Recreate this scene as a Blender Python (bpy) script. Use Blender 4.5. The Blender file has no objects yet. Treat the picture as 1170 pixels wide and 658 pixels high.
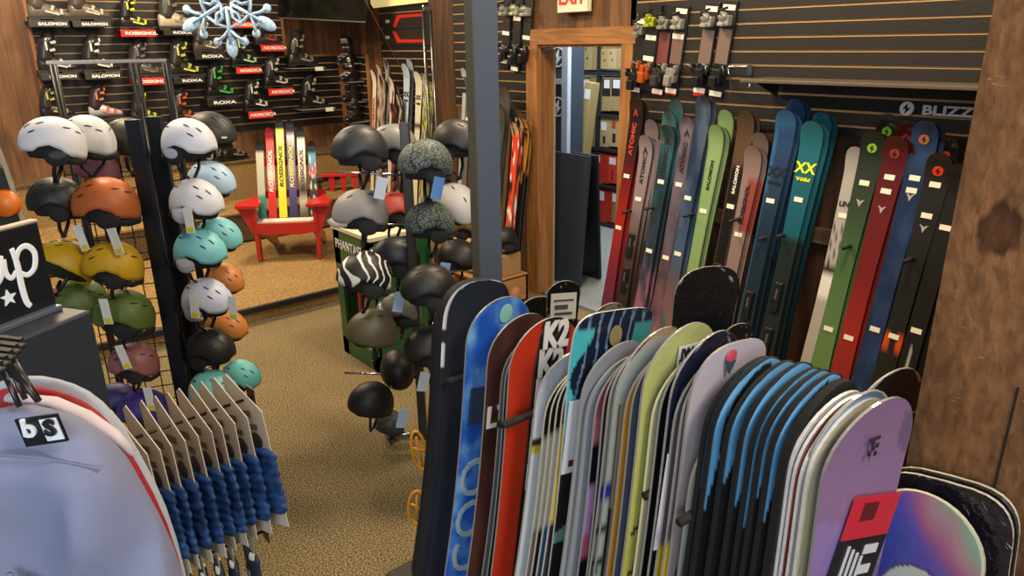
import bpy, bmesh, math, random
from mathutils import Vector, Matrix, noise
random.seed(7)
C = bpy.context.scene.collection
pi = math.pi
rad = math.radians
# ------------------------------------------------------------------ camera
FOC, EYE = 815.0, 2.05
YAW, PITCH, ROLL = rad(-39.7), rad(18.96), rad(-0.825)
CAM = Matrix.Rotation(YAW, 4, 'Z') @ Matrix.Rotation(pi/2-PITCH, 4, 'X') @ Matrix.Rotation(ROLL, 4, 'Z')
CO = Vector((0, 0, EYE))
def ray(x, y): return CAM.to_3x3() @ Vector((x-585, 329-y, -FOC))
def at(x, y, X=None, Y=None, Z=None, d=None):
    """world point seen at photo position x, y on a wall / floor plane or at a floor distance d"""
    r = ray(x, y)
    if X is not None: t = (X-CO.x)/r.x
    elif Y is not None: t = (Y-CO.y)/r.y
    elif Z is not None: t = (Z-CO.z)/r.z
    else: t = d/math.hypot(r.x, r.y)
    return CO+r*t
cd = bpy.data.cameras.new('camera'); cam = bpy.data.objects.new('camera', cd); C.objects.link(cam)
cam.matrix_world = Matrix.Translation(CO) @ CAM
cd.sensor_width = 36; cd.lens = FOC/1170*36; cd.clip_start = .02
bpy.context.scene.camera = cam
vs = bpy.context.scene.view_settings
vs.view_transform = 'Standard'; vs.look = 'None'; vs.gamma = 1; vs.use_curve_mapping = False; vs.exposure = 0.0
# ------------------------------------------------------------------ materials
def s2l(c): return c/12.92 if c <= .04045 else ((c+.055)/1.055)**2.4
def lin(c):
    if isinstance(c, str): c = tuple(int(c[i:i+2], 16)/255 for i in (0, 2, 4))
    return tuple(s2l(v) for v in c[:3])+(1,)
MC = {}
def M(col, rough=.5, metal=0, coat=0, bump=0, bs=60, var=0, vsn=6, emit=0):
    k = (str(col), rough, metal, coat, bump, bs, var, vsn, emit)
    if k in MC: return MC[k]
    m = bpy.data.materials.new('surface'); m.use_nodes = True; nt = m.node_tree; b = nt.nodes['Principled BSDF']
    b.inputs['Base Color'].default_value = lin(col); b.inputs['Roughness'].default_value = rough
    b.inputs['Metallic'].default_value = metal; b.inputs['Coat Weight'].default_value = coat; b.inputs['Coat Roughness'].default_value = .15
    if emit:
        b.inputs['Emission Color'].default_value = lin(col); b.inputs['Emission Strength'].default_value = emit
    if bump or var:
        tc = nt.nodes.new('ShaderNodeTexCoord'); n = nt.nodes.new('ShaderNodeTexNoise')
        n.inputs['Scale'].default_value = bs if bump else vsn; n.inputs['Detail'].default_value = 4
        nt.links.new(tc.outputs['Object'], n.inputs['Vector'])
        if bump:
            bp = nt.nodes.new('ShaderNodeBump'); bp.inputs['Strength'].default_value = bump; bp.inputs['Distance'].default_value = .01
            nt.links.new(n.outputs['Fac'], bp.inputs['Height']); nt.links.new(bp.outputs['Normal'], b.inputs['Normal'])
        if var:
            n2 = nt.nodes.new('ShaderNodeTexNoise'); n2.inputs['Scale'].default_value = vsn; n2.inputs['Detail'].default_value = 5
            nt.links.new(tc.outputs['Object'], n2.inputs['Vector'])
            r = nt.nodes.new('ShaderNodeValToRGB'); c = lin(col)
            r.color_ramp.elements[0].position = .3; r.color_ramp.elements[1].position = .7
            r.color_ramp.elements[0].color = tuple(v*(1-var) for v in c[:3])+(1,); r.color_ramp.elements[1].color = tuple(min(1, v*(1+var)) for v in c[:3])+(1,)
            nt.links.new(n2.outputs['Fac'], r.inputs['Fac']); nt.links.new(r.outputs['Color'], b.inputs['Base Color'])
    MC[k] = m; return m
def mat_graphic(rough=.28, coat=.4, bump=0, sparkle=0):
    k = ('graphic', rough, coat, bump, sparkle)
    if k in MC: return MC[k]
    m = bpy.data.materials.new('printed_topsheet'); m.use_nodes = True; nt = m.node_tree; b = nt.nodes['Principled BSDF']
    a = nt.nodes.new('ShaderNodeAttribute'); a.attribute_name = 'Col'; nt.links.new(a.outputs['Color'], b.inputs['Base Color'])
    b.inputs['Roughness'].default_value = rough; b.inputs['Coat Weight'].default_value = coat; b.inputs['Coat Roughness'].default_value = .12
    if bump:
        tc = nt.nodes.new('ShaderNodeTexCoord'); n = nt.nodes.new('ShaderNodeTexNoise'); n.inputs['Scale'].default_value = 28; n.inputs['Detail'].default_value = 5; n.inputs['Distortion'].default_value = 1.5
        bp = nt.nodes.new('ShaderNodeBump'); bp.inputs['Strength'].default_value = bump; bp.inputs['Distance'].default_value = .01
        nt.links.new(tc.outputs['Object'], n.inputs['Vector']); nt.links.new(n.outputs['Fac'], bp.inputs['Height'])
        nt.links.new(bp.outputs['Normal'], b.inputs['Normal']); nt.links.new(bp.outputs['Normal'], b.inputs['Coat Normal'])
    MC[k] = m; return m
def mat_wood(c1, c2, scale=3, axis='Z', rough=.6, plank=0, knots=True, seam=.35):
    m = bpy.data.materials.new('wood'); m.use_nodes = True; nt = m.node_tree; b = nt.nodes['Principled BSDF']; L = nt.links
    b.inputs['Roughness'].default_value = rough
    tc = nt.nodes.new('ShaderNodeTexCoord'); mp = nt.nodes.new('ShaderNodeMapping'); L.new(tc.outputs['Object'], mp.inputs['Vector'])
    s = [scale*3]*3; s['XYZ'.index(axis)] = scale*.28; mp.inputs['Scale'].default_value = s
    n = nt.nodes.new('ShaderNodeTexNoise'); n.inputs['Scale'].default_value = 1.6; n.inputs['Detail'].default_value = 8; n.inputs['Distortion'].default_value = 1.2
    L.new(mp.outputs['Vector'], n.inputs['Vector'])
    r = nt.nodes.new('ShaderNodeValToRGB'); r.color_ramp.elements[0].position = .32; r.color_ramp.elements[1].position = .68
    r.color_ramp.elements[0].color = lin(c1); r.color_ramp.elements[1].color = lin(c2); L.new(n.outputs['Fac'], r.inputs['Fac'])
    col = r.outputs['Color']
    if plank:
        sep = nt.nodes.new('ShaderNodeSeparateXYZ'); L.new(tc.outputs['Object'], sep.inputs[0])
        mx = nt.nodes.new('ShaderNodeMath'); mx.operation = 'ADD'; L.new(sep.outputs['X'], mx.inputs[0]); L.new(sep.outputs['Y'], mx.inputs[1])
        dv = nt.nodes.new('ShaderNodeMath'); dv.operation = 'DIVIDE'; L.new(mx.outputs[0], dv.inputs[0]); dv.inputs[1].default_value = plank
        fl = nt.nodes.new('ShaderNodeMath'); fl.operation = 'FLOOR'; L.new(dv.outputs[0], fl.inputs[0])
        fr = nt.nodes.new('ShaderNodeMath'); fr.operation = 'FRACT'; L.new(dv.outputs[0], fr.inputs[0])
        wn = nt.nodes.new('ShaderNodeTexWhiteNoise'); wn.noise_dimensions = '1D'; L.new(fl.outputs[0], wn.inputs['W'])
        mr = nt.nodes.new('ShaderNodeMapRange'); L.new(wn.outputs['Value'], mr.inputs['Value']); mr.inputs['To Min'].default_value = .68; mr.inputs['To Max'].default_value = 1.2
        lt = nt.nodes.new('ShaderNodeMath'); lt.operation = 'LESS_THAN'; L.new(fr.outputs[0], lt.inputs[0]); lt.inputs[1].default_value = .03
        m2 = nt.nodes.new('ShaderNodeMapRange'); L.new(lt.outputs[0], m2.inputs['Value']); m2.inputs['To Min'].default_value = 1; m2.inputs['To Max'].default_value = seam
        mm = nt.nodes.new('ShaderNodeMath'); mm.operation = 'MULTIPLY'; L.new(mr.outputs[0], mm.inputs[0]); L.new(m2.outputs[0], mm.inputs[1])
        vm = nt.nodes.new('ShaderNodeVectorMath'); vm.operation = 'SCALE'; L.new(col, vm.inputs[0]); L.new(mm.outputs[0], vm.inputs['Scale']); col = vm.outputs[0]
    L.new(col, b.inputs['Base Color'])
    bp = nt.nodes.new('ShaderNodeBump'); bp.inputs['Strength'].default_value = .35; bp.inputs['Distance'].default_value = .006
    L.new(n.outputs['Fac'], bp.inputs['Height']); L.new(bp.outputs['Normal'], b.inputs['Normal'])
    return m
def mat_rough_timber():
    m = bpy.data.materials.new('rough_sawn_timber'); m.use_nodes = True; nt = m.node_tree; b = nt.nodes['Principled BSDF']; L = nt.links
    b.inputs['Roughness'].default_value = .75; b.inputs['Specular IOR Level'].default_value = .25
    tc = nt.nodes.new('ShaderNodeTexCoord')
    def no(scale, det, dist, sc=(1, 1, 1)):
        mp = nt.nodes.new('ShaderNodeMapping'); mp.inputs['Scale'].default_value = sc; L.new(tc.outputs['Object'], mp.inputs['Vector'])
        n = nt.nodes.new('ShaderNodeTexNoise'); n.inputs['Scale'].default_value = scale; n.inputs['Detail'].default_value = det; n.inputs['Distortion'].default_value = dist
        L.new(mp.outputs['Vector'], n.inputs['Vector']); return n
    big = no(3.2, 3, .6, (1, 1.6, .5)); fine = no(46, 9, .3, (1, 1, .45)); scr = no(26, 4, 2.5, (1, .35, 2.2))
    r = nt.nodes.new('ShaderNodeValToRGB'); e = r.color_ramp.elements; e[0].position = .15; e[1].position = .9
    e[0].color = lin('45301d'); e[1].color = lin('8c6340'); L.new(big.outputs['Fac'], r.inputs['Fac'])
    r2 = nt.nodes.new('ShaderNodeValToRGB'); e = r2.color_ramp.elements; e[0].position = .3; e[1].position = .7
    e[0].color = (.58, .54, .51, 1); e[1].color = (1.22, 1.18, 1.14, 1); L.new(fine.outputs['Fac'], r2.inputs['Fac'])
    mul = nt.nodes.new('ShaderNodeMix'); mul.data_type = 'RGBA'; mul.blend_type = 'MULTIPLY'; mul.inputs['Factor'].default_value = 1
    L.new(r.outputs['Color'], mul.inputs[6]); L.new(r2.outputs['Color'], mul.inputs[7])
    r3 = nt.nodes.new('ShaderNodeValToRGB'); e = r3.color_ramp.elements; e[0].position = .70; e[1].position = .76; e[0].color = (0, 0, 0, 1); e[1].color = (1, 1, 1, 1)
    L.new(scr.outputs['Fac'], r3.inputs['Fac'])
    mi = nt.nodes.new('ShaderNodeMix'); mi.data_type = 'RGBA'; L.new(r3.outputs['Color'], mi.inputs['Factor']); L.new(mul.outputs[2], mi.inputs[6]); mi.inputs[7].default_value = lin('9a7350')
    # a dark knot
    vd = nt.nodes.new('ShaderNodeVectorMath'); vd.operation = 'SUBTRACT'; L.new(tc.outputs['Object'], vd.inputs[0]); vd.inputs[1].default_value = KNOT
    vs_ = nt.nodes.new('ShaderNodeVectorMath'); vs_.operation = 'MULTIPLY'; L.new(vd.outputs[0], vs_.inputs[0]); vs_.inputs[1].default_value = (1, 1.35, 1)
    ln = nt.nodes.new('ShaderNodeVectorMath'); ln.operation = 'LENGTH'; L.new(vs_.outputs[0], ln.inputs[0])
    ad = nt.nodes.new('ShaderNodeMath'); ad.operation = 'MULTIPLY_ADD'; L.new(fine.outputs['Fac'], ad.inputs[0]); ad.inputs[1].default_value = .05; L.new(ln.outputs['Value'], ad.inputs[2])
    rk = nt.nodes.new('ShaderNodeValToRGB'); e = rk.color_ramp.elements; e[0].position = .05; e[1].position = .095
    e[0].color = (.42, .36, .33, 1); e[1].color = (1, 1, 1, 1); x = e.new(.075); x.color = (.28, .24, .22, 1)
    L.new(ad.outputs[0], rk.inputs['Fac'])
    mk = nt.nodes.new('ShaderNodeMix'); mk.data_type = 'RGBA'; mk.blend_type = 'MULTIPLY'; mk.inputs['Factor'].default_value = 1
    L.new(mi.outputs[2], mk.inputs[6]); L.new(rk.outputs['Color'], mk.inputs[7]); L.new(mk.outputs[2], b.inputs['Base Color'])
    bp = nt.nodes.new('ShaderNodeBump'); bp.inputs['Strength'].default_value = .6; bp.inputs['Distance'].default_value = .008
    L.new(fine.outputs['Fac'], bp.inputs['Height']); L.new(bp.outputs['Normal'], b.inputs['Normal'])
    return m
def mat_speckle(cols, scale=220, rough=.95, bump=.4, patch=.15):
    m = bpy.data.materials.new('carpet_pile'); m.use_nodes = True; nt = m.node_tree; b = nt.nodes['Principled BSDF']; L = nt.links
    b.inputs['Roughness'].default_value = rough; b.inputs['Specular IOR Level'].default_value = .1
    tc = nt.nodes.new('ShaderNodeTexCoord')
    n = nt.nodes.new('ShaderNodeTexNoise'); n.inputs['Scale'].default_value = scale; n.inputs['Detail'].default_value = 2; L.new(tc.outputs['Object'], n.inputs['Vector'])
    r = nt.nodes.new('ShaderNodeValToRGB'); e = r.color_ramp.elements
    e[0].position = .36; e[1].position = .66; e[0].color = lin(cols[0]); e[1].color = lin(cols[2]); x = e.new(.5); x.color = lin(cols[1])
    L.new(n.outputs['Fac'], r.inputs['Fac'])
    n2 = nt.nodes.new('ShaderNodeTexNoise'); n2.inputs['Scale'].default_value = 2.2; L.new(tc.outputs['Object'], n2.inputs['Vector'])
    mr = nt.nodes.new('ShaderNodeMapRange'); L.new(n2.outputs['Fac'], mr.inputs['Value']); mr.inputs['From Min'].default_value = .3; mr.inputs['From Max'].default_value = .7
    mr.inputs['To Min'].default_value = 1-patch; mr.inputs['To Max'].default_value = 1+patch
    vm = nt.nodes.new('ShaderNodeVectorMath'); vm.operation = 'SCALE'; L.new(r.outputs['Color'], vm.inputs[0]); L.new(mr.outputs[0], vm.inputs['Scale'])
    L.new(vm.outputs[0], b.inputs['Base Color'])
    bp = nt.nodes.new('ShaderNodeBump'); bp.inputs['Strength'].default_value = bump; bp.inputs['Distance'].default_value = .004
    L.new(n.outputs['Fac'], bp.inputs['Height']); L.new(bp.outputs['Normal'], b.inputs['Normal'])
    return m
def mat_pattern(c1, c2, scale=30, kind='crackle', rough=.45):
    m = bpy.data.materials.new('printed_pattern'); m.use_nodes = True; nt = m.node_tree; b = nt.nodes['Principled BSDF']; L = nt.links
    b.inputs['Roughness'].default_value = rough
    tc = nt.nodes.new('ShaderNodeTexCoord'); n = nt.nodes.new('ShaderNodeTexNoise'); n.inputs['Scale'].default_value = scale*.4; n.inputs['Detail'].default_value = 3
    L.new(tc.outputs['Object'], n.inputs['Vector'])
    ad = nt.nodes.new('ShaderNodeVectorMath'); ad.operation = 'MULTIPLY_ADD'; L.new(n.outputs['Color'], ad.inputs[0]); ad.inputs[1].default_value = (.06,)*3; L.new(tc.outputs['Object'], ad.inputs[2])
    if kind == 'crackle':
        v = nt.nodes.new('ShaderNodeTexVoronoi'); v.feature = 'DISTANCE_TO_EDGE'; v.inputs['Scale'].default_value = scale; L.new(ad.outputs[0], v.inputs['Vector']); src = v.outputs['Distance']; p = (.05, .11)
    else:
        v = nt.nodes.new('ShaderNodeTexWave'); v.inputs['Scale'].default_value = scale*.3; v.inputs['Distortion'].default_value = 9; v.inputs['Detail'].default_value = 1; L.new(ad.outputs[0], v.inputs['Vector']); src = v.outputs['Fac']; p = (.80, .86)
    r = nt.nodes.new('ShaderNodeValToRGB'); e = r.color_ramp.elements; e[0].position, e[1].position = p; e[0].color = lin(c1); e[1].color = lin(c2)
    L.new(src, r.inputs['Fac']); L.new(r.outputs['Color'], b.inputs['Base Color']); return m
BLK = M('101012', .45); BLKM = M('17181b', .35, .3); CHROME = M('b8b8ba', .18, 1); WHITE = M('e9e6e0', .5); TAG = M('efe9d6', .6)
DARKPAD = M('15161a', .85); STEEL = M('8b8b8a', .35, .8); REDP = M('b81a14', .4, coat=.2); RUBBER = M('0d0d0e', .7)
# ------------------------------------------------------------------ mesh builder
class MB:
    def __init__(s): s.v = []; s.f = []; s.m = []; s.sm = []; s.cur = 0
    def mat(s, i): s.cur = i; return s
    def add(s, vs_, fs, T=None, smooth=False):
        n = len(s.v)
        for p in vs_: s.v.append(tuple(T @ Vector(p)) if T is not None else tuple(p))
        for f in fs: s.f.append(tuple(n+i for i in f)); s.m.append(s.cur); s.sm.append(smooth)
        return s
    def box(s, c, d, T=None, bev=0):
        x, y, z = d[0]/2, d[1]/2, d[2]/2
        A = Matrix.Translation(c); A = A if T is None else T @ A
        if bev and min(x, y, z) > bev:
            bm = bmesh.new(); bmesh.ops.create_cube(bm, size=1); bmesh.ops.scale(bm, vec=d, verts=bm.verts)
            bmesh.ops.bevel(bm, geom=bm.edges[:], offset=bev, segments=2, affect='EDGES', profile=.5)
            bm.verts.index_update(); vv = [v.co[:] for v in bm.verts]; ff = [[v.index for v in f.verts] for f in bm.faces]; bm.free()
            return s.add(vv, ff, A)
        v = [(-x, -y, -z), (x, -y, -z), (x, y, -z), (-x, y, -z), (-x, -y, z), (x, -y, z), (x, y, z), (-x, y, z)]
        return s.add(v, [(3, 2, 1, 0), (4, 5, 6, 7), (0, 1, 5, 4), (1, 2, 6, 5), (2, 3, 7, 6), (3, 0, 4, 7)], A)
    def tube(s, pts, r, n=8, T=None, flat=1, cap=True):
        pts = [Vector(p) for p in pts]; R = r if isinstance(r, (list, tuple)) else [r]*len(pts); vv = []; ff = []
        up = None
        for i, p in enumerate(pts):
            t = (pts[min(i+1, len(pts)-1)]-pts[max(i-1, 0)]).normalized()
            if up is None: up = Vector((0, 0, 1)) if abs(t.z) < .9 else Vector((1, 0, 0))
            a = t.cross(up).normalized(); b = a.cross(t).normalized(); up = b
            for k in range(n):
                q = 2*pi*k/n; vv.append(p+a*R[i]*math.cos(q)+b*R[i]*flat*math.sin(q))
        for i in range(len(pts)-1):
            for k in range(n):
                k2 = (k+1) % n; ff.append((i*n+k, i*n+k2, (i+1)*n+k2, (i+1)*n+k))
        if cap: ff.append(tuple(range(n))[::-1]); ff.append(tuple((len(pts)-1)*n+k for k in range(n)))
        return s.add(vv, ff, T, True)
    def loft(s, rings, T=None, smooth=True, cap=True):
        n = len(rings[0]); vv = [p for r in rings for p in r]; ff = []
        for i in range(len(rings)-1):
            for k in range(n):
                k2 = (k+1) % n; ff.append((i*n+k, i*n+k2, (i+1)*n+k2, (i+1)*n+k))
        if cap: ff.append(tuple(range(n))[::-1]); ff.append(tuple((len(rings)-1)*n+k for k in range(n)))
        return s.add(vv, ff, T, smooth)
    def ell(s, c, r, T=None, nu=16, nv=10, lo=-pi/2):
        rings = []
        for j in range(nv+1):
            th = lo+(pi/2-lo)*j/nv; th = min(th, pi/2-.02); th = max(th, -pi/2+.02)
            rings.append([(c[0]+r[0]*math.cos(th)*math.cos(2*pi*k/nu), c[1]+r[1]*math.cos(th)*math.sin(2*pi*k/nu), c[2]+r[2]*math.sin(th)) for k in range(nu)])
        return s.loft(rings, T)
    def prism(s, poly, y0, y1, T=None):
        """polygon in x,z extruded along y"""
        n = len(poly); v = [(p[0], y0, p[1]) for p in poly]+[(p[0], y1, p[1]) for p in poly]
        f = [tuple(range(n)), tuple(range(n, 2*n))[::-1]]+[(i, i+n, (i+1) % n+n, (i+1) % n) for i in range(n)]
        return s.add(v, f, T)
    def build(s, name, mats, parent=None, mw=None, local=None, link=True):
        me = bpy.data.meshes.new(name); me.from_pydata(s.v, [], s.f)
        me.polygons.foreach_set('material_index', s.m); me.polygons.foreach_set('use_smooth', s.sm)
        for m in (mats if isinstance(mats, (list, tuple)) else [mats]): me.materials.append(m)
        me.update(); bm = bmesh.new(); bm.from_mesh(me); bmesh.ops.recalc_face_normals(bm, faces=bm.faces[:]); bm.to_mesh(me); bm.free()
        return put(name, me, parent, mw, local)
def put(name, me, parent=None, mw=None, local=None):
    o = bpy.data.objects.new(name, me); C.objects.link(o)
    if parent: o.parent = parent
    if mw is not None: o.matrix_world = mw
    if local is not None: o.matrix_local = local
    return o
def tag(o, label, cat, group=None, kind=None):
    if label: o['label'] = label
    if cat: o['category'] = cat
    if group: o['group'] = group
    if kind: o['kind'] = kind
    return o
def thing(name, label, cat, mw, group=None):
    if not isinstance(mw, Matrix): mw = Matrix.Translation(mw)
    o = put(name, None, None, mw); return tag(o, label, cat, group)
def struct(mb, name, mats): return tag(mb.build(name, mats), None, None, kind='structure')
def TR(loc, yaw=0, ry=0, rx=0): return Matrix.Translation(loc) @ Matrix.Rotation(yaw, 4, 'Z') @ Matrix.Rotation(ry, 4, 'Y') @ Matrix.Rotation(rx, 4, 'X')
def iyaw(deg): return YAW+rad(deg)      # 0 = towards photo right, 90 = away, 180 = left, -90 = towards camera
# ------------------------------------------------------------------ lettering
TC = {}
def text_mesh(body, ext=.0008, shear=0, bold=0):
    k = (body, ext, shear, bold)
    if k in TC: return TC[k]
    cu = bpy.data.curves.new('lettering', 'FONT'); cu.body = body; cu.align_x = 'CENTER'; cu.align_y = 'CENTER'; cu.size = 1; cu.extrude = ext*10; cu.shear = shear; cu.offset = bold; cu.resolution_u = 3
    o = bpy.data.objects.new('lettering', cu); C.objects.link(o); dg = bpy.context.evaluated_depsgraph_get(); dg.update()
    me = bpy.data.meshes.new_from_object(o.evaluated_get(dg)); me.materials.clear(); bpy.data.objects.remove(o); bpy.data.curves.remove(cu)
    TC[k] = me; return me
def letters(body, size, mat, parent, loc, vert=False, face='-Y', sx=1, shear=0, bold=.02, name='lettering', flip=False):
    me = text_mesh(body, .0008/max(size, .01)/10*1.0 if False else .0015, shear, bold).copy(); me.materials.append(mat)
    R = Matrix.Rotation(pi/2, 4, 'X')
    if vert: R = Matrix.Rotation(pi/2 if flip else -pi/2, 4, 'Y') @ R
    if face == '-X': R = Matrix.Rotation(-pi/2, 4, 'Z') @ R
    S = Matrix.Diagonal((size*sx, size, .1, 1))
    return put(name, me, parent, None, Matrix.Translation(loc) @ R @ S)
def mat_of(o): return o
# ------------------------------------------------------------------ boards and skis
def board(name, label, cat, T, w, base=.08, yaw=0, ry=0, rx=0, t=.008, paint=None, blunt=2, nose=None, bend=.02, bendlen=.2, side='c9c6c0', sc=.12, group=None, gm=None, cols=12, step=.035, tailr=None, L=None, parent=None, back='26262a'):
    R = TR((0, 0, 0), yaw, ry, rx)
    if L is None: L = (T[2]-base)/(R.to_3x3() @ Vector((0, 0, 1))).z
    org = Vector(T)-R.to_3x3() @ Vector((0, 0, L))
    a = nose or w*.55; b = tailr or a*.8
    zs = []; d = 0
    for i in range(10): zs.append(a*(1-math.cos(pi/2*i/10)))
    d = a
    while d < L-b: zs.append(d); d += step
    for i in range(8): zs.append(L-b+b*math.sin(pi/2*i/8))
    zs.append(L)
    side_c = lin(side); back_c = lin(back)
    def hw(d):
        h = w/2*(1-sc*math.sin(pi*min(max((d-a*.6)/(L-a*.6-b*.6), 0), 1)))
        if d < a: h *= max(0, 1-((a-d)/a)**blunt)**(1/2.0) if blunt == 2 else max(0, 1-((a-d)/a)**blunt)**(1/blunt)
        if L-d < b: h *= math.sqrt(max(0, 1-((b-L+d)/b)**2))
        return max(h, .001)
    vv, ff, cc = [], [], []
    def yo(d): return -bend*max(0, (bendlen-d)/bendlen)**2
    n = cols+1; nr = len(zs)
    for sgn in (-1, 1):
        for d in zs:
            h = hw(d)
            for k in range(n):
                u = -1+2*k/cols; x = u*h
                vv.append((x, yo(d)+sgn*t/2, L-d))
                cc.append(lin(paint(x/(w/2), d, h-abs(x), h)) if (sgn < 0 and paint) else back_c)
    for s in range(2):
        o = s*nr*n
        for i in range(nr-1):
            for k in range(cols):
                q = (o+i*n+k, o+(i+1)*n+k, o+(i+1)*n+k+1, o+i*n+k+1); ff.append(q if s == 0 else q[::-1])
    loop = [(i, 0) for i in range(nr)]+[(nr-1, k) for k in range(1, n)]+[(i, n-1) for i in range(nr-2, -1, -1)]+[(0, k) for k in range(n-2, 0, -1)]
    st = len(vv)
    for (i, k) in loop:
        for s in range(2): vv.append(vv[s*nr*n+i*n+k]); cc.append(side_c)
    m = len(loop)
    for i in range(m):
        j = (i+1) % m; ff.append((st+2*i, st+2*i+1, st+2*j+1, st+2*j))
    me = bpy.data.meshes.new(name); me.from_pydata(vv, [], ff); me.materials.append(gm or mat_graphic())
    ca = me.color_attributes.new('Col', 'FLOAT_COLOR', 'POINT'); ca.data.foreach_set('color', [x for c in cc for x in c])
    me.polygons.foreach_set('use_smooth', [True]*(2*(nr-1)*cols)+[False]*m); me.update()
    o = put(name, me, parent, TR(org, yaw, ry, rx))
    if label: tag(o, label, cat, group)
    o['L_'] = L; del o['L_']
    return o, L
def mixc(a, b, t):
    if isinstance(a, str): a = tuple(int(a[i:i+2], 16)/255 for i in (0, 2, 4))
    if isinstance(b, str): b = tuple(int(b[i:i+2], 16)/255 for i in (0, 2, 4))
    t = min(1, max(0, t)); return tuple(a[i]*(1-t)+b[i]*t for i in range(3))
def grad(*st):
    def f(u, d, e, h):
        for i in range(len(st)-1):
            if d <= st[i+1][0]: return mixc(st[i][1], st[i+1][1], (d-st[i][0])/(st[i+1][0]-st[i][0]))
        return st[-1][1]
    return f
def solid(c, rim=None, rw=.006): return lambda u, d, e, h: rim if (rim and e < rw) else c
def blotch(f, c2, scale=9, th=.15, seed=0, c3=None):
    def g(u, d, e, h):
        v = noise.noise(Vector((u*.13*scale, d*scale, seed*7.3)))
        if v > th: return c2
        if c3 and v < -th*1.3: return c3
        return f(u, d, e, h) if callable(f) else f
    return g
def marble(c1, c2, scale=6, seed=0, f=None):
    def g(u, d, e, h):
        v = noise.fractal(Vector((u*.13*scale, d*scale, seed*5.1)), 1, 2, 4)
        b = f(u, d, e, h) if f else c1
        return mixc(b, c2, v*1.2+.3)
    return g
def tagcard(parent, x, z, y=-.008, w=.035, h=.02, m=None, rz=0, name='price_tag'):
    mb = MB().box((0, 0, 0), (w, .002, h)); return mb.build(name, m or TAG, parent, None, Matrix.Translation((x, y, z)) @ Matrix.Rotation(rz, 4, 'Y'))
# ================================================================== THE ROOM
RWX, LWX, BWY, PLAT = 3.89, 4.25, 8.3, .13
KNOT = tuple(at(1141, 262, X=1.8))
CARPET = mat_speckle(('3c3322', '6e5f42', 'a89a78'), 150, patch=.08)
CARPET2 = mat_speckle(('5a482c', '8c7248', 'b09264'), 110, patch=.06)
CARPET3 = mat_speckle(('33281a', '5e4c32', '7c684a'), 90, patch=.06)
GREYCARPET = mat_speckle(('6f7478', '93989a', 'b0b3b2'), 200, patch=.05)
WALLWOOD = mat_wood('4a2f18', '7d5430', 2.2, 'Z', .6, .17)
DARKWOOD = mat_wood('2e1c11', '553722', 2.2, 'Z', .6, .17)
TRIMWOOD = mat_wood('7a4f28', 'a8743f', 4, 'Z', .5)
TRIMWOODH = mat_wood('7a4f28', 'a8743f', 4, 'Y', .5)
SLAT = M('15120f', .55, bump=.15, bs=90); GROOVE = M('c69c66', .35); SLATB = M('17181d', .45)
struct(MB().box((.5, 1.6, -.05), (6.78, 7.4, .1)), 'floor', CARPET)
struct(MB().box((5.95, 5, -.05), (4.0, 6, .098)), 'floor_stockroom', GREYCARPET)
struct(MB().box((.9, 6.95, PLAT/2-.005), (6.7, 3.28, PLAT-.01)).mat(0), 'floor_platform', CARPET2)
struct(MB().box((.9, 5.30, PLAT-.02), (6.7, .035, .045), bev=.006), 'trim_platform', RUBBER)
struct(MB().box((.9, 7.6, PLAT+.155), (6.7, .6, .29)), 'floor_lower_tier', CARPET3)
struct(MB().box((.9, 7.6, .435), (6.72, .64, .03), bev=.008), 'trim_lower_tier', CARPET2)
struct(MB().box((.9, 8.1, .49), (6.7, .4, .72)), 'floor_upper_tier', CARPET2)
struct(MB().box((.9, 8.1, .86), (6.72, .43, .03), bev=.008), 'trim_upper_tier', CARPET3)
def slats(name, plane, c, a0, a1, z0, z1, ph, pitch=.0765, mats=None):
    """slotted display wall: dark boards with a metal insert in each slot"""
    mb = MB(); s = .018
    def bx(c0, dz, off, th, g):
        mb.mat(g); w = a1-a0; mid = (a0+a1)/2
        if plane == 'X': mb.box((c+off+th/2, mid, c0), (th, w, dz))
        else: mb.box((mid, c+off+th/2, c0), (w, th, dz))
    k = math.ceil((z0-ph)/pitch); last = z0
    while True:
        zg = ph+k*pitch
        top = min(zg-.006, z1)
        if top-last > .004: bx((last+top)/2, top-last, -s, s, 0)
        if zg+.006 > z1: break
        bx(zg, .012, -.010, .01, 1); last = zg+.006; k += 1
    return struct(mb, name, mats or [SLAT, GROOVE])
# back wall with the ski boots
xl = at(30, 5, Y=BWY).x
struct(MB().box((.9, BWY+.06, 1.6), (6.9, .12, 3.4)), 'wall_back', WALLWOOD)
slats('wall_back_slats', 'Y', BWY, xl, 3.54, 1.15, 3.0, 2.25, .079, [SLATB, GROOVE])
slats('wall_back_slats_low', 'Y', BWY, 3.545, LWX-.02, 1.15, 1.93, 2.25, .079, [SLATB, GROOVE])
struct(MB().box((3.543, BWY-.012, 2.46), (.03, .03, 1.06)), 'trim_back_panel', TRIMWOOD)
struct(MB().box((xl-.02, BWY-.012, 2.07), (.035, .03, 1.85)), 'trim_back_edge', TRIMWOOD)
struct(MB().box((LWX-.03, BWY-.03, 1.55), (.05, .05, .8)), 'trim_corner', TRIMWOOD)
struct(MB().box((3.9, BWY-.012, 1.94), (.70, .03, .02)), 'trim_panel_top', TRIMWOOD)
# side wall left of the timber post
struct(MB().box((LWX+.06, 6.95, 1.6), (.12, 3.0, 3.4)), 'wall_side', WALLWOOD)
slats('wall_side_slats', 'X', LWX, 7.66, 8.25, 1.0, 1.94, 1.68, .079, [SLATB, GROOVE])
struct(MB().box((LWX-.014, 7.645, 1.47), (.03, .03, .96)), 'trim_side_panel', TRIMWOOD)
slats('wall_side_slats_ski', 'X', LWX, 5.5, 7.3, 1.2, 3.0, 1.68, .0765)
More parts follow.
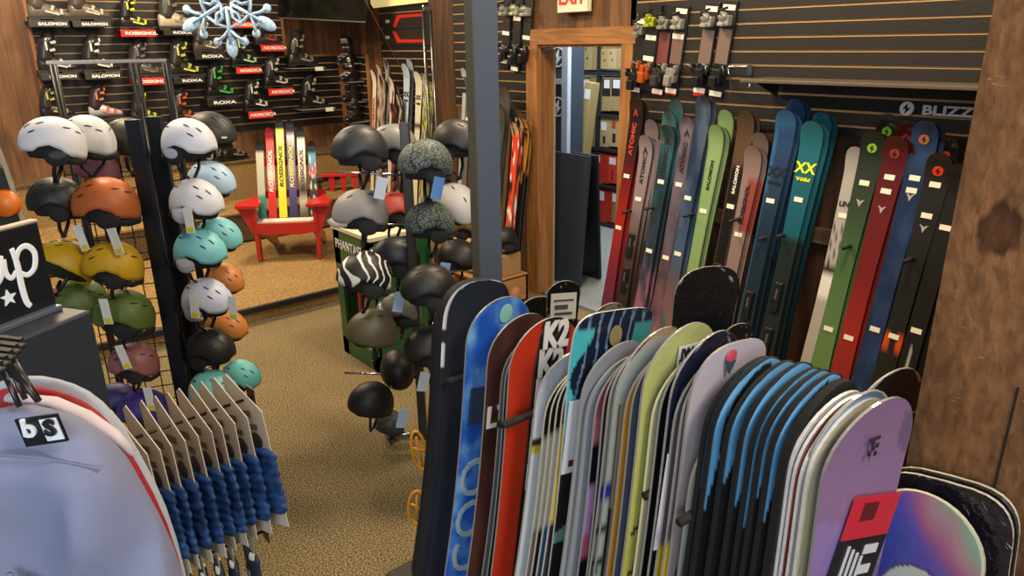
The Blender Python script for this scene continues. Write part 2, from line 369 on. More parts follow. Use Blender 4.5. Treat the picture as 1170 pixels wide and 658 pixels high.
# right wall: slots, door case, slots
WX = .14
struct(MB().box((RWX+WX/2, 4.92, 1.6), (WX, 1.0, 3.4)), 'wall_right_of_post', WALLWOOD)
slats('wall_right_slats_small', 'X', RWX, 4.44, 5.42, 1.52, 3.0, 1.68)
struct(MB().box((RWX+WX/2, 3.87, 2.62), (WX, 1.1, 1.17)), 'wall_over_door', WALLWOOD)
struct(MB().box((RWX+WX/2, .92, 1.6), (WX, 4.96, 3.4)), 'wall_right', DARKWOOD)
slats('wall_right_slats', 'X', RWX, -1.5, 3.34, 1.55, 3.0, 1.68)
j = MB().box((RWX-.01, 4.37, 1.04), (.045, .13, 2.08)).box((RWX-.01, 3.395, 1.04), (.045, .10, 2.08))
struct(j, 'trim_door', TRIMWOOD)
struct(MB().box((RWX-.01, 3.87, 2.09), (.05, 1.14, .11)), 'trim_door_head', TRIMWOODH)
struct(MB().box((RWX+WX/2+.005, 4.365, 1.0), (WX+.02, .10, 2.0)).box((RWX+WX/2+.005, 3.42, 1.0), (WX+.02, .06, 2.0)).box((RWX+WX/2+.005, 3.87, 2.03), (WX+.02, .98, .03)), 'door_frame', TRIMWOOD)
struct(MB().box((RWX+WX+.03, 4.375, 1.0), (.04, .09, 2.0)), 'trim_jamb', mat_wood('8d8069', 'b9ab90', 5, 'Z', .7))
# stockroom shell
struct(MB().box((6.95, 5.2, 1.5), (.1, 5.6, 3.2)), 'wall_stockroom_back', M('b9b6a8', .8))
struct(MB().box((5.7, 7.6, 1.5), (2.6, .1, 3.2)), 'wall_stockroom_side', M('8f9aa6', .8))
struct(MB().box((5.5, 2.2, 1.5), (3, .1, 3.2)), 'wall_stockroom_near', M('b9b6a8', .8))
# the big rough timber post on the right, and the square timber post on the ski wall
tb = MB().box((2.0, .08, 1.5), (.4, 1.0, 3.1)); struct(tb, 'trim_timber_post', mat_rough_timber())
struct(MB().box((1.7985, .383, .65), (.006, .004, 1.3)), 'trim_timber_joint', M('140c07', .9))
struct(MB().box((4.12, 5.66, 1.6), (.4, .42, 3.2), bev=.01), 'trim_wall_post', mat_wood('2e1a0c', '5a3717', 2, 'Z', .6))
# slate blue steel column
q0 = at(545, 160, d=2.75); 
struct(MB().box((q0.x+.055, q0.y+.022, 1.55), (.112, .044, 3.1)).mat(1).box((q0.x-.004, q0.y+.022, 1.55), (.008, .046, 3.1)), 'trim_steel_column', [M('4a5666', .45, coat=.1), M('4b4940', .55)])
# ------------------------------------------------------------------ on the walls
def exit_sign():
    c = at(655, -6, X=RWX-.06); r = thing('exit_sign', 'cream exit sign with red letters above the stockroom doorway', 'sign', (RWX-.02, c.y, 2.28))
    h = .17; MB().box((-.03, 0, h/2-.03), (.05, .30, h), bev=.005).build('housing', M('e6dfc4', .45), r, None, Matrix.Identity(4))
    letters('EXIT', .13, M('c8251c', .5, emit=.5), r, (-.057, 0, h/2-.02), face='-X', bold=.03)
exit_sign()
# television
a = at(320, 21, d=8.75); b = at(420, 26, d=7.9); tw = (b-a).length
r = thing('television', 'black flat television on the wooden wall above the ski boots', 'television', TR(a, math.atan2((b-a).y, (b-a).x), math.asin((a.z-b.z)/tw)))
MB().box((tw/2, 0, .28), (tw, .05, .56), bev=.006).build('bezel', M('0c0c0d', .3), r, None, Matrix.Identity(4))
MB().box((tw/2, -.027, .285), (tw-.02, .004, .53)).build('screen', M('0b0d0b', .12, coat=.5), r, None, Matrix.Identity(4))
pa_ = a.lerp(b, .12)+Vector((.03, .03, .3)); MB().tube([pa_, (pa_.x, BWY-.02, pa_.z)], .02, 8).build('wall_arm', BLKM, r, Matrix.Identity(4))
MB().box((tw/2, -.03, .006), (tw, .006, .012)).build('chrome_strip', STEEL, r, None, Matrix.Identity(4))
# shelf on right wall with bracket
s0 = at(853, 92, X=RWX-.02); s1 = at(1112, 100, X=RWX-.3)
r = thing('wall_shelf', 'long thin dark shelf on the slotted wall above the tall skis', 'shelf', (RWX-.16, 0, 1.835))
yA, yB = at(862, 96, X=RWX-.15).y, -.2
MB().box((0, (yA+yB)/2, 0), (.28, yA-yB, .018), bev=.003).build('shelf_board', M('5b5044', .4), r, None, Matrix.Identity(4))
for yy in (yA-.08, (yA+yB)/2): MB().prism([(.13, -.01), (-.1, -.01), (.13, -.1)], yy-.002, yy+.002).build('bracket', BLKM, r, None, Matrix.Identity(4))
r = thing('display_hook', 'bent chrome display hook at the left end of the wall shelf', 'hook', (0, 0, 0))
p1 = at(832, 76, X=RWX-.02); p2 = at(858, 76, X=RWX-.02); p3 = at(835, 102, X=RWX-.02); p4 = at(856, 103, X=RWX-.1)
MB().tube([p2, p1, p3, p4, p4+Vector((0, 0, .04))], .005).build('wire', CHROME, r)
MB().box(tuple(p2+Vector((0, -.0, -.02))), (.02, .03, .06)).build('bracket', CHROME, r)
# BLIZZARD wall lettering
r = thing('wall_lettering', 'white brand lettering and round lightning mark on the slotted wall', 'lettering', (RWX-.02, 0, 0))
c = at(1036, 124, X=RWX-.03)
lw = M('ffffff', .4)
mb = MB()
ring = [(math.cos(2*pi*k/28), math.sin(2*pi*k/28)) for k in range(28)]
for k in range(28):
    a0, a1 = ring[k], ring[(k+1) % 28]
mb.prism([(a*.034, b*.034) for a, b in ring], -.004, .004)
mk = mb.build('round_mark', lw, r, None, TR((-.008, c.y, c.z), -pi/2) )
MB().prism([(.002, .026), (-.018, -.003), (-.003, -.001), (-.006, -.027), (.018, .004), (.003, .003)], -.0065, -.004).build('bolt', SLAT, mk)
letters('BLIZZARD', .062, lw, r, (-.012, c.y-.275, c.z-.004), face='-X', sx=1.42, bold=.035)
# horizontal ski rest rail with pegs on the wood below the slots
def rail(y0, y1, z, nm, lab):
    r = thing(nm, lab, 'rack', (RWX-.02, (y0+y1)/2, z))
    MB().box((-.01, 0, 0), (.03, abs(y1-y0), .09), bev=.003).build('rail_board', mat_wood('3b2a1e', '5d4635', 4, 'Y', .6), r, None, Matrix.Identity(4))
    return r
RAIL = rail(-.2, 3.3, .99, 'ski_rack_rail', 'dark wooden rail with black pegs holding the tall skis apart')
for (px, py) in ((716, 242), (742, 238), (786, 246), (838, 252), (872, 272), (893, 269), (968, 282), (1038, 297)):
    p = at(px, py, X=3.62)
    MB().tube([(0, 0, 0), (-.27, 0, .0)], .011).build('peg', RUBBER, RAIL, None, Matrix.Translation((-.02, p.y-RAIL.location.y, p.z-.99)))
# stockroom props
def carton(lab, px0, py0, px1, py1, X, col='a98f62', dep=.3, marks=None, group=None, nm='cardboard_box'):
    p, q = at(px0, py0, X=X), at(px1, py1, X=X); z1_, z0_ = at((px0+px1)/2, py0, X=X).z, at((px0+px1)/2, py1, X=X).z
    w = abs(p.y-q.y); o = MB().box((dep/2, 0, (z1_-z0_)/2), (dep, w*.97, z1_-z0_), bev=.004).build(nm, M(col, .7), None, Matrix.Translation((X, (p.y+q.y)/2, z0_)))
    tag(o, lab, 'box', group)
    h = z1_-z0_
    for (kind, u, v, ww, hh) in marks or []:
        MB().box((0, 0, 0), (.003, w*ww, h*hh)).build('paper_label' if kind == 'l' else 'printed_mark', {'l': M('dfe3e4', .6), 'k': M('232320', .6), 'r': M('b8442c', .6)}[kind], o, None, Matrix.Translation((-.002-(.001 if kind == 'l' else 0), -w*(u-.5), h*v)))
    return o
SX = 6.05
SH = thing('storage_shelving', 'dark steel storage shelving full of cartons beyond the doorway', 'shelving', (SX+.2, 5.6, 0))
def yz(px, py): p = at(px, py, X=SX); return p.y, p.z
for (zz, nm) in ((at(690, 84, X=SX).z, 'a'), (at(690, 132, X=SX).z, 'b'), (at(692, 171, X=SX).z, 'c'), (at(692, 213, X=SX).z, 'd'), (.03, 'e')):
    MB().box((0, 0, zz), (.44, 1.75, .035)).build('shelf', M('2c2f33', .5), SH, None, Matrix.Identity(4))
for yy in (at(684, 100, X=SX).y, 6.42, 4.78):
    for xx in (-.2, .2): MB().box((xx, yy-5.6, 1.1), (.03, .04, 2.2)).build('upright', M('2c2f33', .5), SH, None, Matrix.Identity(4))
km = [('k', .35, .8, .1, .1), ('k', .55, .45, .1, .1)]
Z = SX-.0
carton('slim brown carton at the left end of the top stockroom shelf', 655, 50, 665.5, 80, Z, 'a99769', marks=km)
carton('slim brown carton second from left on the top stockroom shelf', 666, 50, 675.5, 80, Z, 'b09c6c', marks=km)
carton('brown carton just left of the steel upright on the top shelf', 676, 50, 683, 80, Z, 'a08b5c')
carton('slim brown carton just right of the steel upright on the top shelf', 686.5, 56, 694.5, 79, Z, 'ab9566', marks=km)
carton('brown carton second right of the upright on the top shelf', 695, 56, 703.5, 79, Z, 'b6a274', marks=km)
carton('brown carton furthest right on the top stockroom shelf', 704, 56, 712, 79, Z, 'a58f62')
carton('tall brown carton with a white cap label on the second shelf left', 657, 90, 664.5, 128, Z, 'a3905f', marks=[('l', .5, .85, .9, .22)])
carton('tall brown carton with a white cap label beside the steel upright', 665, 90, 673, 128, Z, 'ad9a69', marks=[('l', .5, .85, .9, .22)])
carton('plain tall brown carton against the left of the steel upright', 674, 88, 683, 128, Z, '97814f')
carton('black and brown carton with white label, left one on second shelf', 688, 88, 697.5, 127, Z, 'a48f60', marks=[('k', .5, .70, .85, .5), ('l', .55, .8, .6, .25)])
carton('black and brown carton with white label, right one on second shelf', 698.5, 88, 710, 127, Z, 'a48f60', marks=[('k', .5, .70, .85, .5), ('l', .5, .8, .6, .25)])
carton('tan carton with white label below the black ones on the third shelf', 686, 134, 695, 168, Z, 'b39c6e', marks=[('l', .45, .7, .6, .28), ('k', .5, .25, .25, .25)])
carton('tan carton with a red print on the third shelf', 696, 134, 709, 168, Z, 'b39c6e', marks=[('r', .4, .75, .3, .22), ('k', .45, .3, .25, .3)])
carton('brown carton left of the upright on the third shelf', 674, 130, 683, 168, Z, '98845a')
carton('olive carton left of the red boxes on the lower shelf', 664, 173, 678, 212, Z, '7b7350')
carton('red box with white label, left one on the upper red row', 679.5, 174, 688, 210, Z, 'c3301f', marks=[('l', .35, .8, .65, .22)], nm='red_box')
carton('red box without label, middle one on the upper red row', 688.5, 176, 695, 210, Z, 'b92c1d', nm='red_box')
carton('red box with white label, right one on the upper red row', 695.5, 178, 708, 210, Z, 'c93522', marks=[('l', .35, .8, .55, .25), ('k', .35, .3, .1, .35)], nm='red_box')
carton('red box with white label, left one on the bottom shelf', 676, 216, 683.5, 252, Z, 'b52a1c', marks=[('l', .5, .8, .75, .28)], nm='red_box')
carton('red box with white label, second one on the bottom shelf', 684, 216, 693, 254, Z, 'c1301f', marks=[('l', .35, .8, .6, .28)], nm='red_box')
carton('red box standing third on the bottom shelf', 693.5, 217, 699, 254, Z, 'b32a1c', nm='red_box')
carton('brown carton with white label at the right end of the bottom shelf', 699.5, 219, 712, 256, Z, '8e7c55', marks=[('l', .3, .8, .5, .25)])
for i, (x0, x1, tp, lab) in enumerate(((652, 658, 100, 'long brown carton leaning leftmost in front of the shelving'), (658, 666, 98, 'long brown carton leaning second from left in front of the shelving'), (668, 676, 95, 'long brown carton leaning nearest the steel upright'))):
    X = 5.7-.06*i; p, q = at(x0, tp, X=X), at(x1, tp, X=X); w = abs(p.y-q.y)
    L = (p.z)/math.cos(rad(6))
    o = MB().box((0, 0, L/2), (.12, w, L), bev=.004).build('long_carton', M(('a18c5c', 'b29c6c', 'a8935f')[i], .7), None, TR((X-.05, (p.y+q.y)/2+.14, 0.01), 0, 0, 0) @ Matrix.Rotation(rad(6), 4, 'X') @ Matrix.Rotation(rad(3), 4, 'Y'))
    tag(o, lab, 'box'); MB().box((-.062, 0, L-.12), (.003, w*.8, .1)).build('paper_label', M('dfe3e4', .6), o)
# black cabinet with white round marks, pale post
p, q = at(628, 100, X=5.2), at(643, 100, X=5.2)
r = thing('display_cabinet', 'tall black cabinet with white round marks just inside the doorway', 'cabinet', (5.35, (p.y+q.y)/2+.25, 0))
W_ = .5+abs(p.y-q.y)
MB().box((0, 0, 1.05), (.3, W_, 2.1)).build('body', M('3a4452', .5), r, None, Matrix.Identity(4))
for py in (65, 122): 
    z = at(639, py, X=5.2).z; yy = at(637.5, py, X=5.2).y-r.location.y
    mb = MB(); n = 24; R1, R2 = .1, .085
    for k in range(n):
        a0, a1 = 2*pi*k/n, 2*pi*(k+1)/n
        mb.prism([(R1*math.cos(a0), R1*math.sin(a0)), (R1*math.cos(a1), R1*math.sin(a1)), (R2*math.cos(a1), R2*math.sin(a1)), (R2*math.cos(a0), R2*math.sin(a0))], -.003, .003)
    mb.prism([(.02, .075), (-.06, -.005), (-.01, 0), (-.02, -.075), (.06, .005), (.01, 0)], -.003, .003)
    mb.build('round_mark', WHITE, r, None, TR((-.155, yy, z), -pi/2))
MB().box((-.16, at(637, 93, X=5.2).y-r.location.y, at(637, 93, X=5.2).z), (.04, .3, .05)).build('shelf', M('b9c2cc', .5), r, None, Matrix.Identity(4))
p = at(647, 100, X=5.05)
r = tag(MB().box((0, 0, 1.05), (.05, .085, 2.1), bev=.004).build('pale_upright', M('c2d0e2', .4), None, Matrix.Translation((5.05, p.y, 0))), 'pale blue steel upright standing between black cabinet and cartons', 'upright')
# leaning dark panels in the doorway
def lean_panel(lab, pl, pr, ptop, X, xb, col, th=.03, mat2=None):
    p, q = at(pl, ptop, X=X), at(pr, ptop, X=X); w = abs(p.y-q.y); h = p.z; L = math.hypot(h, xb)
    o = MB().box((0, 0, L/2), (th, w, L), bev=.003).build('leaning_panel', M(col, .45, bump=.06, bs=40), None, TR((X-xb, (p.y+q.y)/2, .01), 0, math.atan2(xb, h)))
    return tag(o, lab, 'panel')
lean_panel('dark navy flat panel leaning in the doorway against the left jamb', 634, 675, 174, 4.35, .10, '2c3644')
lean_panel('black panel leaning behind the navy panel in the doorway', 655, 683, 175, 4.47, -.08, '14161a')
lean_panel('thin brown board edge between the jamb and navy panel', 631.5, 633.5, 176, 4.33, .05, '8a6a45')
# ================================================================== SKI BOOTS
def boot_parts(shell, cuff, accent, r, sc=1.0):
    I = Matrix.Identity(4)
    def ring(x, z, rx, ry, rz, tilt=0, n=14):
        out = []
        for k in range(n):
            a = 2*pi*k/n; out.append((x+rx*math.cos(a)*math.cos(tilt), ry*math.sin(a), z+rx*math.cos(a)*math.sin(tilt)+0*rz))
        return out
    # foot shell: rings across the foot from heel to toe (local +x = toe)
    rings = []
    for (x, zc, hy, hz) in ((-.115, .05, .018, .02), (-.112, .065, .036, .05), (-.08, .08, .042, .068), (-.02, .082, .045, .07), (.04, .07, .048, .055), (.09, .055, .050, .042), (.14, .047, .047, .033), (.17, .042, .036, .026), (.185, .038, .014, .014)):
        rings.append([(x, hy*math.cos(2*pi*k/14), max(.014, zc+hz*math.sin(2*pi*k/14))) for k in range(14)])
    MB().loft(rings).build('foot_shell', M(shell, .3, coat=.3), r, None, I)
    rings = [ring(-.045+.0, .085, .062, .047, 0), ring(-.045, .13, .064, .05, 0, .05), ring(-.035, .19, .062, .052, 0, .12), ring(-.02, .25, .062, .054, 0, .2), ring(-.008, .295, .062, .055, 0, .25)]
    MB().loft(rings).build('cuff', M(cuff, .3, coat=.3), r, None, I)
    mb = MB().loft([ring(-.008, .285, .052, .046, 0, .25), ring(.002, .325, .050, .044, 0, .3), ring(.006, .335, .04, .034, 0, .3)])
    mb.build('liner', M('1a1a1c', .8), r, None, I)
    mb = MB().prism([(-.125, 0), (-.05, 0), (-.045, .012), (.045, .012), (.055, 0), (.185, 0), (.185, .026), (-.125, .03)], -.036, .036)
    mb.build('sole', M('161617', .6), r, None, I)
    for (x, z, t) in ((.125, .082, .2), (.07, .108, .5), (.035, .19, 1.35), (.05, .25, 1.35)):
        m2 = MB()
        for sy in (-1, 1): m2.box((0, sy*.032, 0), (.018, .03, .010))
        m2.box((0, 0, .004), (.012, .062, .006)).box((0, -.05, -.012), (.016, .006, .03))
        m2.v = [(v[0]*1.25, v[1]*1.12, v[2]*1.3) for v in m2.v]
        m2.build('buckle', M(accent, .3, .4), r, None, Matrix.Translation((x-.012, 0, z)) @ Matrix.Rotation(t, 4, 'Y'))
    MB().box((.03, -.049, .07), (.10, .004, .014), Matrix.Rotation(.25, 4, 'Y')).build('side_print', M(accent, .4), r, None, I)
    MB().box((-.03, -.0535, .22), (.014, .004, .07)).build('cuff_print', M(accent, .4), r, None, I)
    MB().box((.05, 0, .282), (.012, .1, .03), Matrix.Identity(4), bev=.003).build('power_strap', M(accent if accent != 'b9b9b9' else '202022', .7), r, None, I)
def boot(lab, px0, py0, px1, py1, shell, cuff, accent, Y=8.12, yaw=0, sc=None, group=None):
    b = at((px0+px1)/2, py1, Y=8.0); b.y = Y; w = abs(at(px0, py1, Y=Y).x-at(px1, py1, Y=Y).x); h = at((px0+px1)/2, py0, Y=Y).z-b.z
    s = sc or max(.95, min(1.25, h/.325))
    r = thing('ski_boot', lab, 'ski boot', TR(b, yaw) @ Matrix.Scale(s, 4), group)
    boot_parts(shell, cuff, accent, r); return r
def tray(lab, px0, px1, py0, py1, col, text, tcol='dcdcd6', Y=8.0, shear=0):
    a, b = at(px0, (py0+py1)/2, Y=Y), at(px1, (py0+py1)/2, Y=Y); zt, zb = at((px0+px1)/2, py0, Y=Y).z, at((px0+px1)/2, py1, Y=Y).z
    w = b.x-a.x; h = zt-zb
    r = thing('boot_shelf', lab, 'shelf', ((a.x+b.x)/2, Y, zb))
    I = Matrix.Identity(4)
    MB().box((0, .14, h-.004), (w*.97, .28, .008)).box((0, .283, h/2), (w*.97, .006, h)).build('tray', M('2c2a28' if col != 'c01c18' else '8e1512', .35), r, None, I)
    MB().box((0, 0, h/2), (w, .008, h), bev=.002).build('label_strip', M(col, .35, coat=.2), r, None, I)
    if text: letters(text, h*.62, M(tcol, .5), r, (w*.08, -.006, h*.48), sx=1.35 if len(text) > 6 else 1.9, shear=shear, bold=.035)
    return r
BY = 8.12
for a in (
 (33, 79, 23.5, 31, '2e2b29', 'SALOMON', 'low black boot shelf lettered in white, furthest left in the top row'),
 (83, 126, 24, 31, '2e2b29', 'SALOMON', 'low black boot shelf lettered in white, second from left in the top row'),
 (47, 90, 84, 91, '2e2b29', 'SALOMON', 'black lettered boot shelf furthest left in the second row'),
 (97, 138, 83, 90.5, '2e2b29', 'SALOMON', 'black lettered boot shelf second from left in the second row'),
 (138, 178, 34, 42, 'c01c18', 'ROSSIGNOL', 'long red boot shelf in the top row, left of the tan boot'),
 (156, 188, 89, 97, 'c01c18', 'ROSSIGNOL', 'long red boot shelf in the second row under a grey boot'),
 (187, 223, 34, 40.5, '24221f', 'ROXA', 'black shelf lettered in white under the tan and black boot'),
 (199, 234, 88.5, 95.5, '24221f', 'ROXA', 'black shelf lettered in white under the yellow-buckled boot in the second row'),
 (223, 257, 60.5, 68, '24221f', 'ROXA', 'black shelf lettered in white just left of the snowflake tip'),
 (237, 271, 113, 121, '24221f', 'ROXA', 'black shelf lettered in white, lowest of its kind, under the green-cuffed boot'),
 (266, 292, 24.5, 32, 'd0341f', 'NORDICA', 'short red shelf half behind the snowflake'),
 (298, 325, 51, 58.5, 'd0341f', 'NORDICA', 'short red shelf nearest the left end of the television'),
 (270, 298, 77, 84, 'd0341f', 'NORDICA', 'short red shelf below the snowflake under a green and black boot'),
 (307, 335, 101, 108.5, 'd0341f', 'NORDICA', 'short red shelf under the triple-buckled black boot'),
 (284, 312, 127, 135, 'd0341f', 'NORDICA', 'lowest short red shelf, right above the ski-slat chair')):
    tray(a[6], a[0], a[1], a[2], a[3], a[4], a[5], shear=.25 if a[5] == 'NORDICA' else 0)
for a in (
 (33, -26, 78, 23.5, '5b544c', '4a443d', 'b3aca0', 'grey-brown ski boot furthest left in the top row, cut by the frame'),
 (82, -26, 122, 23.5, '5a5248', '453f38', 'b3aca0', 'grey-brown ski boot second in the top row, cut by the frame'),
 (136, -6, 176, 33.5, '1b1b1c', '1b1b1c', 'c9d838', 'black ski boot with bright yellow-green buckles on a red shelf'),
 (185, -16, 223, 34, 'b3a78f', '3a3a34', '7e786b', 'ski boot with tan foot and dark cuff beside the snowflake'),
 (45, 37, 86, 84, '232325', '232325', 'b9b9b9', 'black ski boot with white-edged cuff, furthest left in second row'),
 (95, 40, 136, 83, '1d1d1f', '232324', 'd0d0cc', 'black ski boot with white flashes and a card, second in second row'),
 (148, 45, 188, 89, '3a3838', '2d2b2c', '6d6a68', 'charcoal ski boot on the second red shelf behind the rack top'),
 (196, 44, 232, 88.5, '1c1d1a', '23241f', 'c3c95a', 'black ski boot with pale yellow buckles above the white helmet'),
 (222, 22, 256, 60.5, '4b463e', '3a3731', 'b8b29f', 'grey ski boot directly left of the snowflake tip'),
 (264, -10, 290, 24.5, '4a4643', '39352f', 'a9a49a', 'ski boot mostly hidden behind the hanging snowflake'),
 (267, 37, 298, 77, '191c19', '171a17', 'a9c79a', 'black ski boot with pale green and white buckles below the snowflake'),
 (239, 71, 271, 113, '171917', '1b1d1b', '3fae55', 'black ski boot with a bright green cuff edge'),
 (292, 18, 324, 51, '3a3635', '2a2727', 'b5483c', 'dark grey ski boot with red trim, top right of the boot wall'),
 (305, 63, 334, 101, '1d1c1c', '262525', 'c9c5bf', 'black ski boot with three silver buckles on a short red shelf'),
 (282, 90, 311, 127, '1a1818', '1f1c1d', 'd7d3cd', 'black ski boot with white flashes on the lowest red shelf'),
 (334, 36, 362, 76, '2c2c28', '22221f', '8f8e7c', 'dark ski boot on a thin clear shelf under the television'),
 (346, 86, 377, 124, '141414', '171717', 'a9a79f', 'glossy black ski boot on the lower thin clear shelf by the corner'),
 (50, 98, 80, 136, '20201d', '2a2a26', 'b0a95a', 'dark ski boot behind the left post of the helmet rack'),
 (102, 96, 140, 136, 'a5a1a6', '2f2728', 'd07a50', 'pale grey ski boot with dark cuff and orange buckles behind white helmet'),
 (152, 104, 184, 140, '2a2a28', '202020', 'd6e04a', 'ski boot with neon yellow buckles between the rack uprights'),
 (202, 102, 228, 140, '252323', '2a2523', 'd0662a', 'black ski boot with an orange cuff edge behind the black helmet')):
    boot(a[7], a[0], a[1], a[2], a[3], a[4], a[5], a[6], Y=BY)
for (a, b, y, lab) in ((48, 82, 136, 'dark boot shelf behind the left post of the helmet rack'), (100, 142, 136, 'dark boot shelf under the pale grey boot behind the white helmets'), (150, 186, 140, 'dark boot shelf between the rack uprights, lowest row'), (200, 230, 140, 'dark boot shelf under the orange-buckled boot')):
    tray(lab, a, b, y, y+6, '24221f', '')
for (a, b, y, yt, lab) in ((334, 372, 78.5, 79, 'thin clear shelf with a cream price card under the television'), (346, 384, 126, 126.5, 'thin clear shelf with a cream price card near the room corner')):
    p, q = at(a, y, Y=8.0), at(b, y, Y=8.0)
    r = thing('boot_shelf', lab, 'shelf', ((p.x+q.x)/2, 8.0, p.z))
    MB().box((0, .14, 0), (q.x-p.x, .28, .008)).build('tray', M('8f8b80', .2), r, None, Matrix.Identity(4))
    MB().box(((q.x-p.x)*.3, -.004, -.01), (.10, .004, .045)).build('price_tag', TAG, r, None, Matrix.Identity(4))
# boots on the side panel, seen end on
for i, (px, py, c, lab) in enumerate(((398, 72, 'b5a9a2', 'topmost dark ski boot on the narrow side panel by the corner'), (401, 93, 'd5d2cc', 'ski boot with white straps, second down on the side panel'), (403, 116, '3a3836', 'black ski boot, third down on the narrow side panel'), (406, 139, '6a6355', 'lowest dark ski boot on the side panel, above the orange bucket'))):
    p = at(px, py, X=LWX-.16); r = thing('ski_boot', lab, 'ski boot', TR(p, rad(200)) @ Matrix.Scale(.9, 4)); boot_parts('1b1b1c', '1d1c1c', c, r)
    tag(MB().box((0, 0, -.006), (.26, .12, .010)).build('boot_shelf', M('8f8b80', .2), None, Matrix.Translation(p+Vector((.02, 0, 0)))), 'thin clear shelf on the side panel, holding its %s boot' % ('topmost', 'second', 'third', 'lowest')[i], 'shelf')
# boots on the upper carpeted tier
for i, (px, py, yw, c, lab) in enumerate(((207, 178, -60, '6f6d68', 'black ski boot on the carpeted tier beside the black helmet'), (232, 186, -20, '8a8882', 'black ski boot in the middle of the three on the carpeted tier'), (243, 181, -10, '77746e', 'glossy black ski boot behind the middle one on the tier'), (273, 184, 15, '8a857c', 'ski boot on the carpeted tier nearest the ski-slat chair'))):
    p = at(px, py, Z=.89); p = at(px, py, Y=min(p.y, 8.05)) if False else p
    r = thing('ski_boot', lab, 'ski boot', TR((p.x, min(max(p.y, 7.98), 8.1), .877), rad(yw))); boot_parts('171718', '1c1c1e', c, r)
# orange buckets by the corner
p = at(396, 163, Z=.877); 
for k in range(4):
    r = tag(MB().loft([[(.10*s*math.cos(2*pi*i/20), .10*s*math.sin(2*pi*i/20), z) for i in range(20)] for s, z in ((.88, 0), (1, .07), (1.05, .07), (1.05, .085), (.98, .085))]).build('orange_tub', M('d8521c', .45), None, Matrix.Translation((p.x+.08, min(p.y, 8.1), .877+k*.062))),
        ['lowest orange tub of the stack in the corner', 'orange tub second from the bottom of the corner stack', 'orange tub third up in the corner stack', 'topmost orange tub of the stack in the corner'][k], 'tub')
# ================================================================== SNOWFLAKE
c = at(258, 1, d=4.6)
r = thing('hanging_snowflake', 'pale blue glitter snowflake hanging in front of the boot wall', 'decoration', TR(c, iyaw(0)))
mb = MB(); S = .285
def arm(a):
    R = Matrix.Rotation(a, 4, 'Y')
    mb.tube([(0, 0, .03), (0, 0, S*.8)], .021, 8, R, .5); mb.ell((0, 0, S*.86), (.034, .013, .06), R, 12, 8)
    for s in (-1, 1):
        mb.tube([(0, 0, S*.52), (s*.035, 0, S*.66), (s*.07, 0, S*.74)], [.016, .018, .020], 8, R, .5); mb.ell((s*.076, 0, S*.76), (.026, .012, .024), R, 10, 6)
        mb.tube([(0, 0, S*.12), (s*.06, 0, S*.24), (s*.072, 0, S*.42), (0, 0, S*.50)], .018, 8, R, .5)
for k in range(6): arm(pi+k*pi/3)
mb.build('flake', M('a9cbe4', .45, bump=.5, bs=160, var=.25, vsn=60), r, None, Matrix.Identity(4))
MB().tube([(0, 0, S), (0, 0, 1.0)], .0012, 5).build('string', WHITE, r, None, Matrix.Identity(4))
# ================================================================== SKI SLAT CHAIR
pL, pR = at(298, 297, Z=PLAT), at(366, 294, Z=PLAT)
cw = (pR-pL).length; rdir = (pR-pL).normalized(); cy = math.atan2(rdir.y, rdir.x)
r = thing('ski_slat_chair', 'red wooden lounge chair with a back made of old skis, on the carpeted platform', 'chair', TR((pL+pR)/2, cy))
RED = M('b4201a', .4, coat=.3, bump=.05, bs=30); REDW = RED; I = Matrix.Identity(4); hw_ = cw/2
for s in (-1, 1):
    MB().box((s*hw_, 0, .26), (.035, .095, .52), bev=.004).build('front_leg', RED, r, None, I)
    MB().prism([(0, 0), (.035, 0), (.035, .0), (0, 0)], 0, 0) if False else None
    # sloping side rail which is also the rear leg
    poly = [(0.0, .27), (0.0, .37), (.62, .10), (.66, 0), (.55, 0)]
    MB().prism(poly, -.014, .014, Matrix.Translation((s*(hw_-.035), -.02, 0)) @ Matrix.Rotation(pi/2, 4, 'Z')).build('side_rail', RED, r, None, I)
    # arm bracket
    MB().prism([(0, .50), (s*.13, .50), (s*.10, .44), (s*.02, .27), (0, .25)], -.016, .016).build('arm_bracket', RED, r, None, Matrix.Translation((s*(hw_+.015), -.01, 0)))
    pts = [(-.06, -.14), (.14, -.12), (.155, .05), (.07, .22), (.05, .45), (-.01, .45), (-.02, .18), (-.06, .06)]
    poly = [(s*x, y) for x, y in pts]
    o = MB().prism(poly, -.013, .013, Matrix.Rotation(-pi/2, 4, 'X') if False else None)
    o.v = [(v[0], v[2], v[1]) for v in o.v]; o.build('armrest', RED, r, None, Matrix.Translation((s*(hw_-.0), 0, .535)))
ap = [(-hw_, .36), (hw_, .36), (hw_, .27), (hw_*.4, .245), (0, .255), (-hw_*.4, .245), (-hw_, .27)]
MB().prism(ap, -.055, -.03).build('front_apron', RED, r, None, I)
MB().box((0, .05, .365), (cw+.02, .14, .012)).build('seat_front', M('d9cdbd', .4), r, None, I)
MB().box((0, .27, .29), (cw-.08, .3, .018)).build('seat', RED, r, None, Matrix.Translation((0, 0, .0)))
MB().box((0, .40, .55), (cw+.1, .03, .07)).build('back_rest_rail', RED, r, None, I)
MB().box((0, .44, .85), (cw-.1, .025, .06)).build('back_rest_rail', RED, r, None, I)
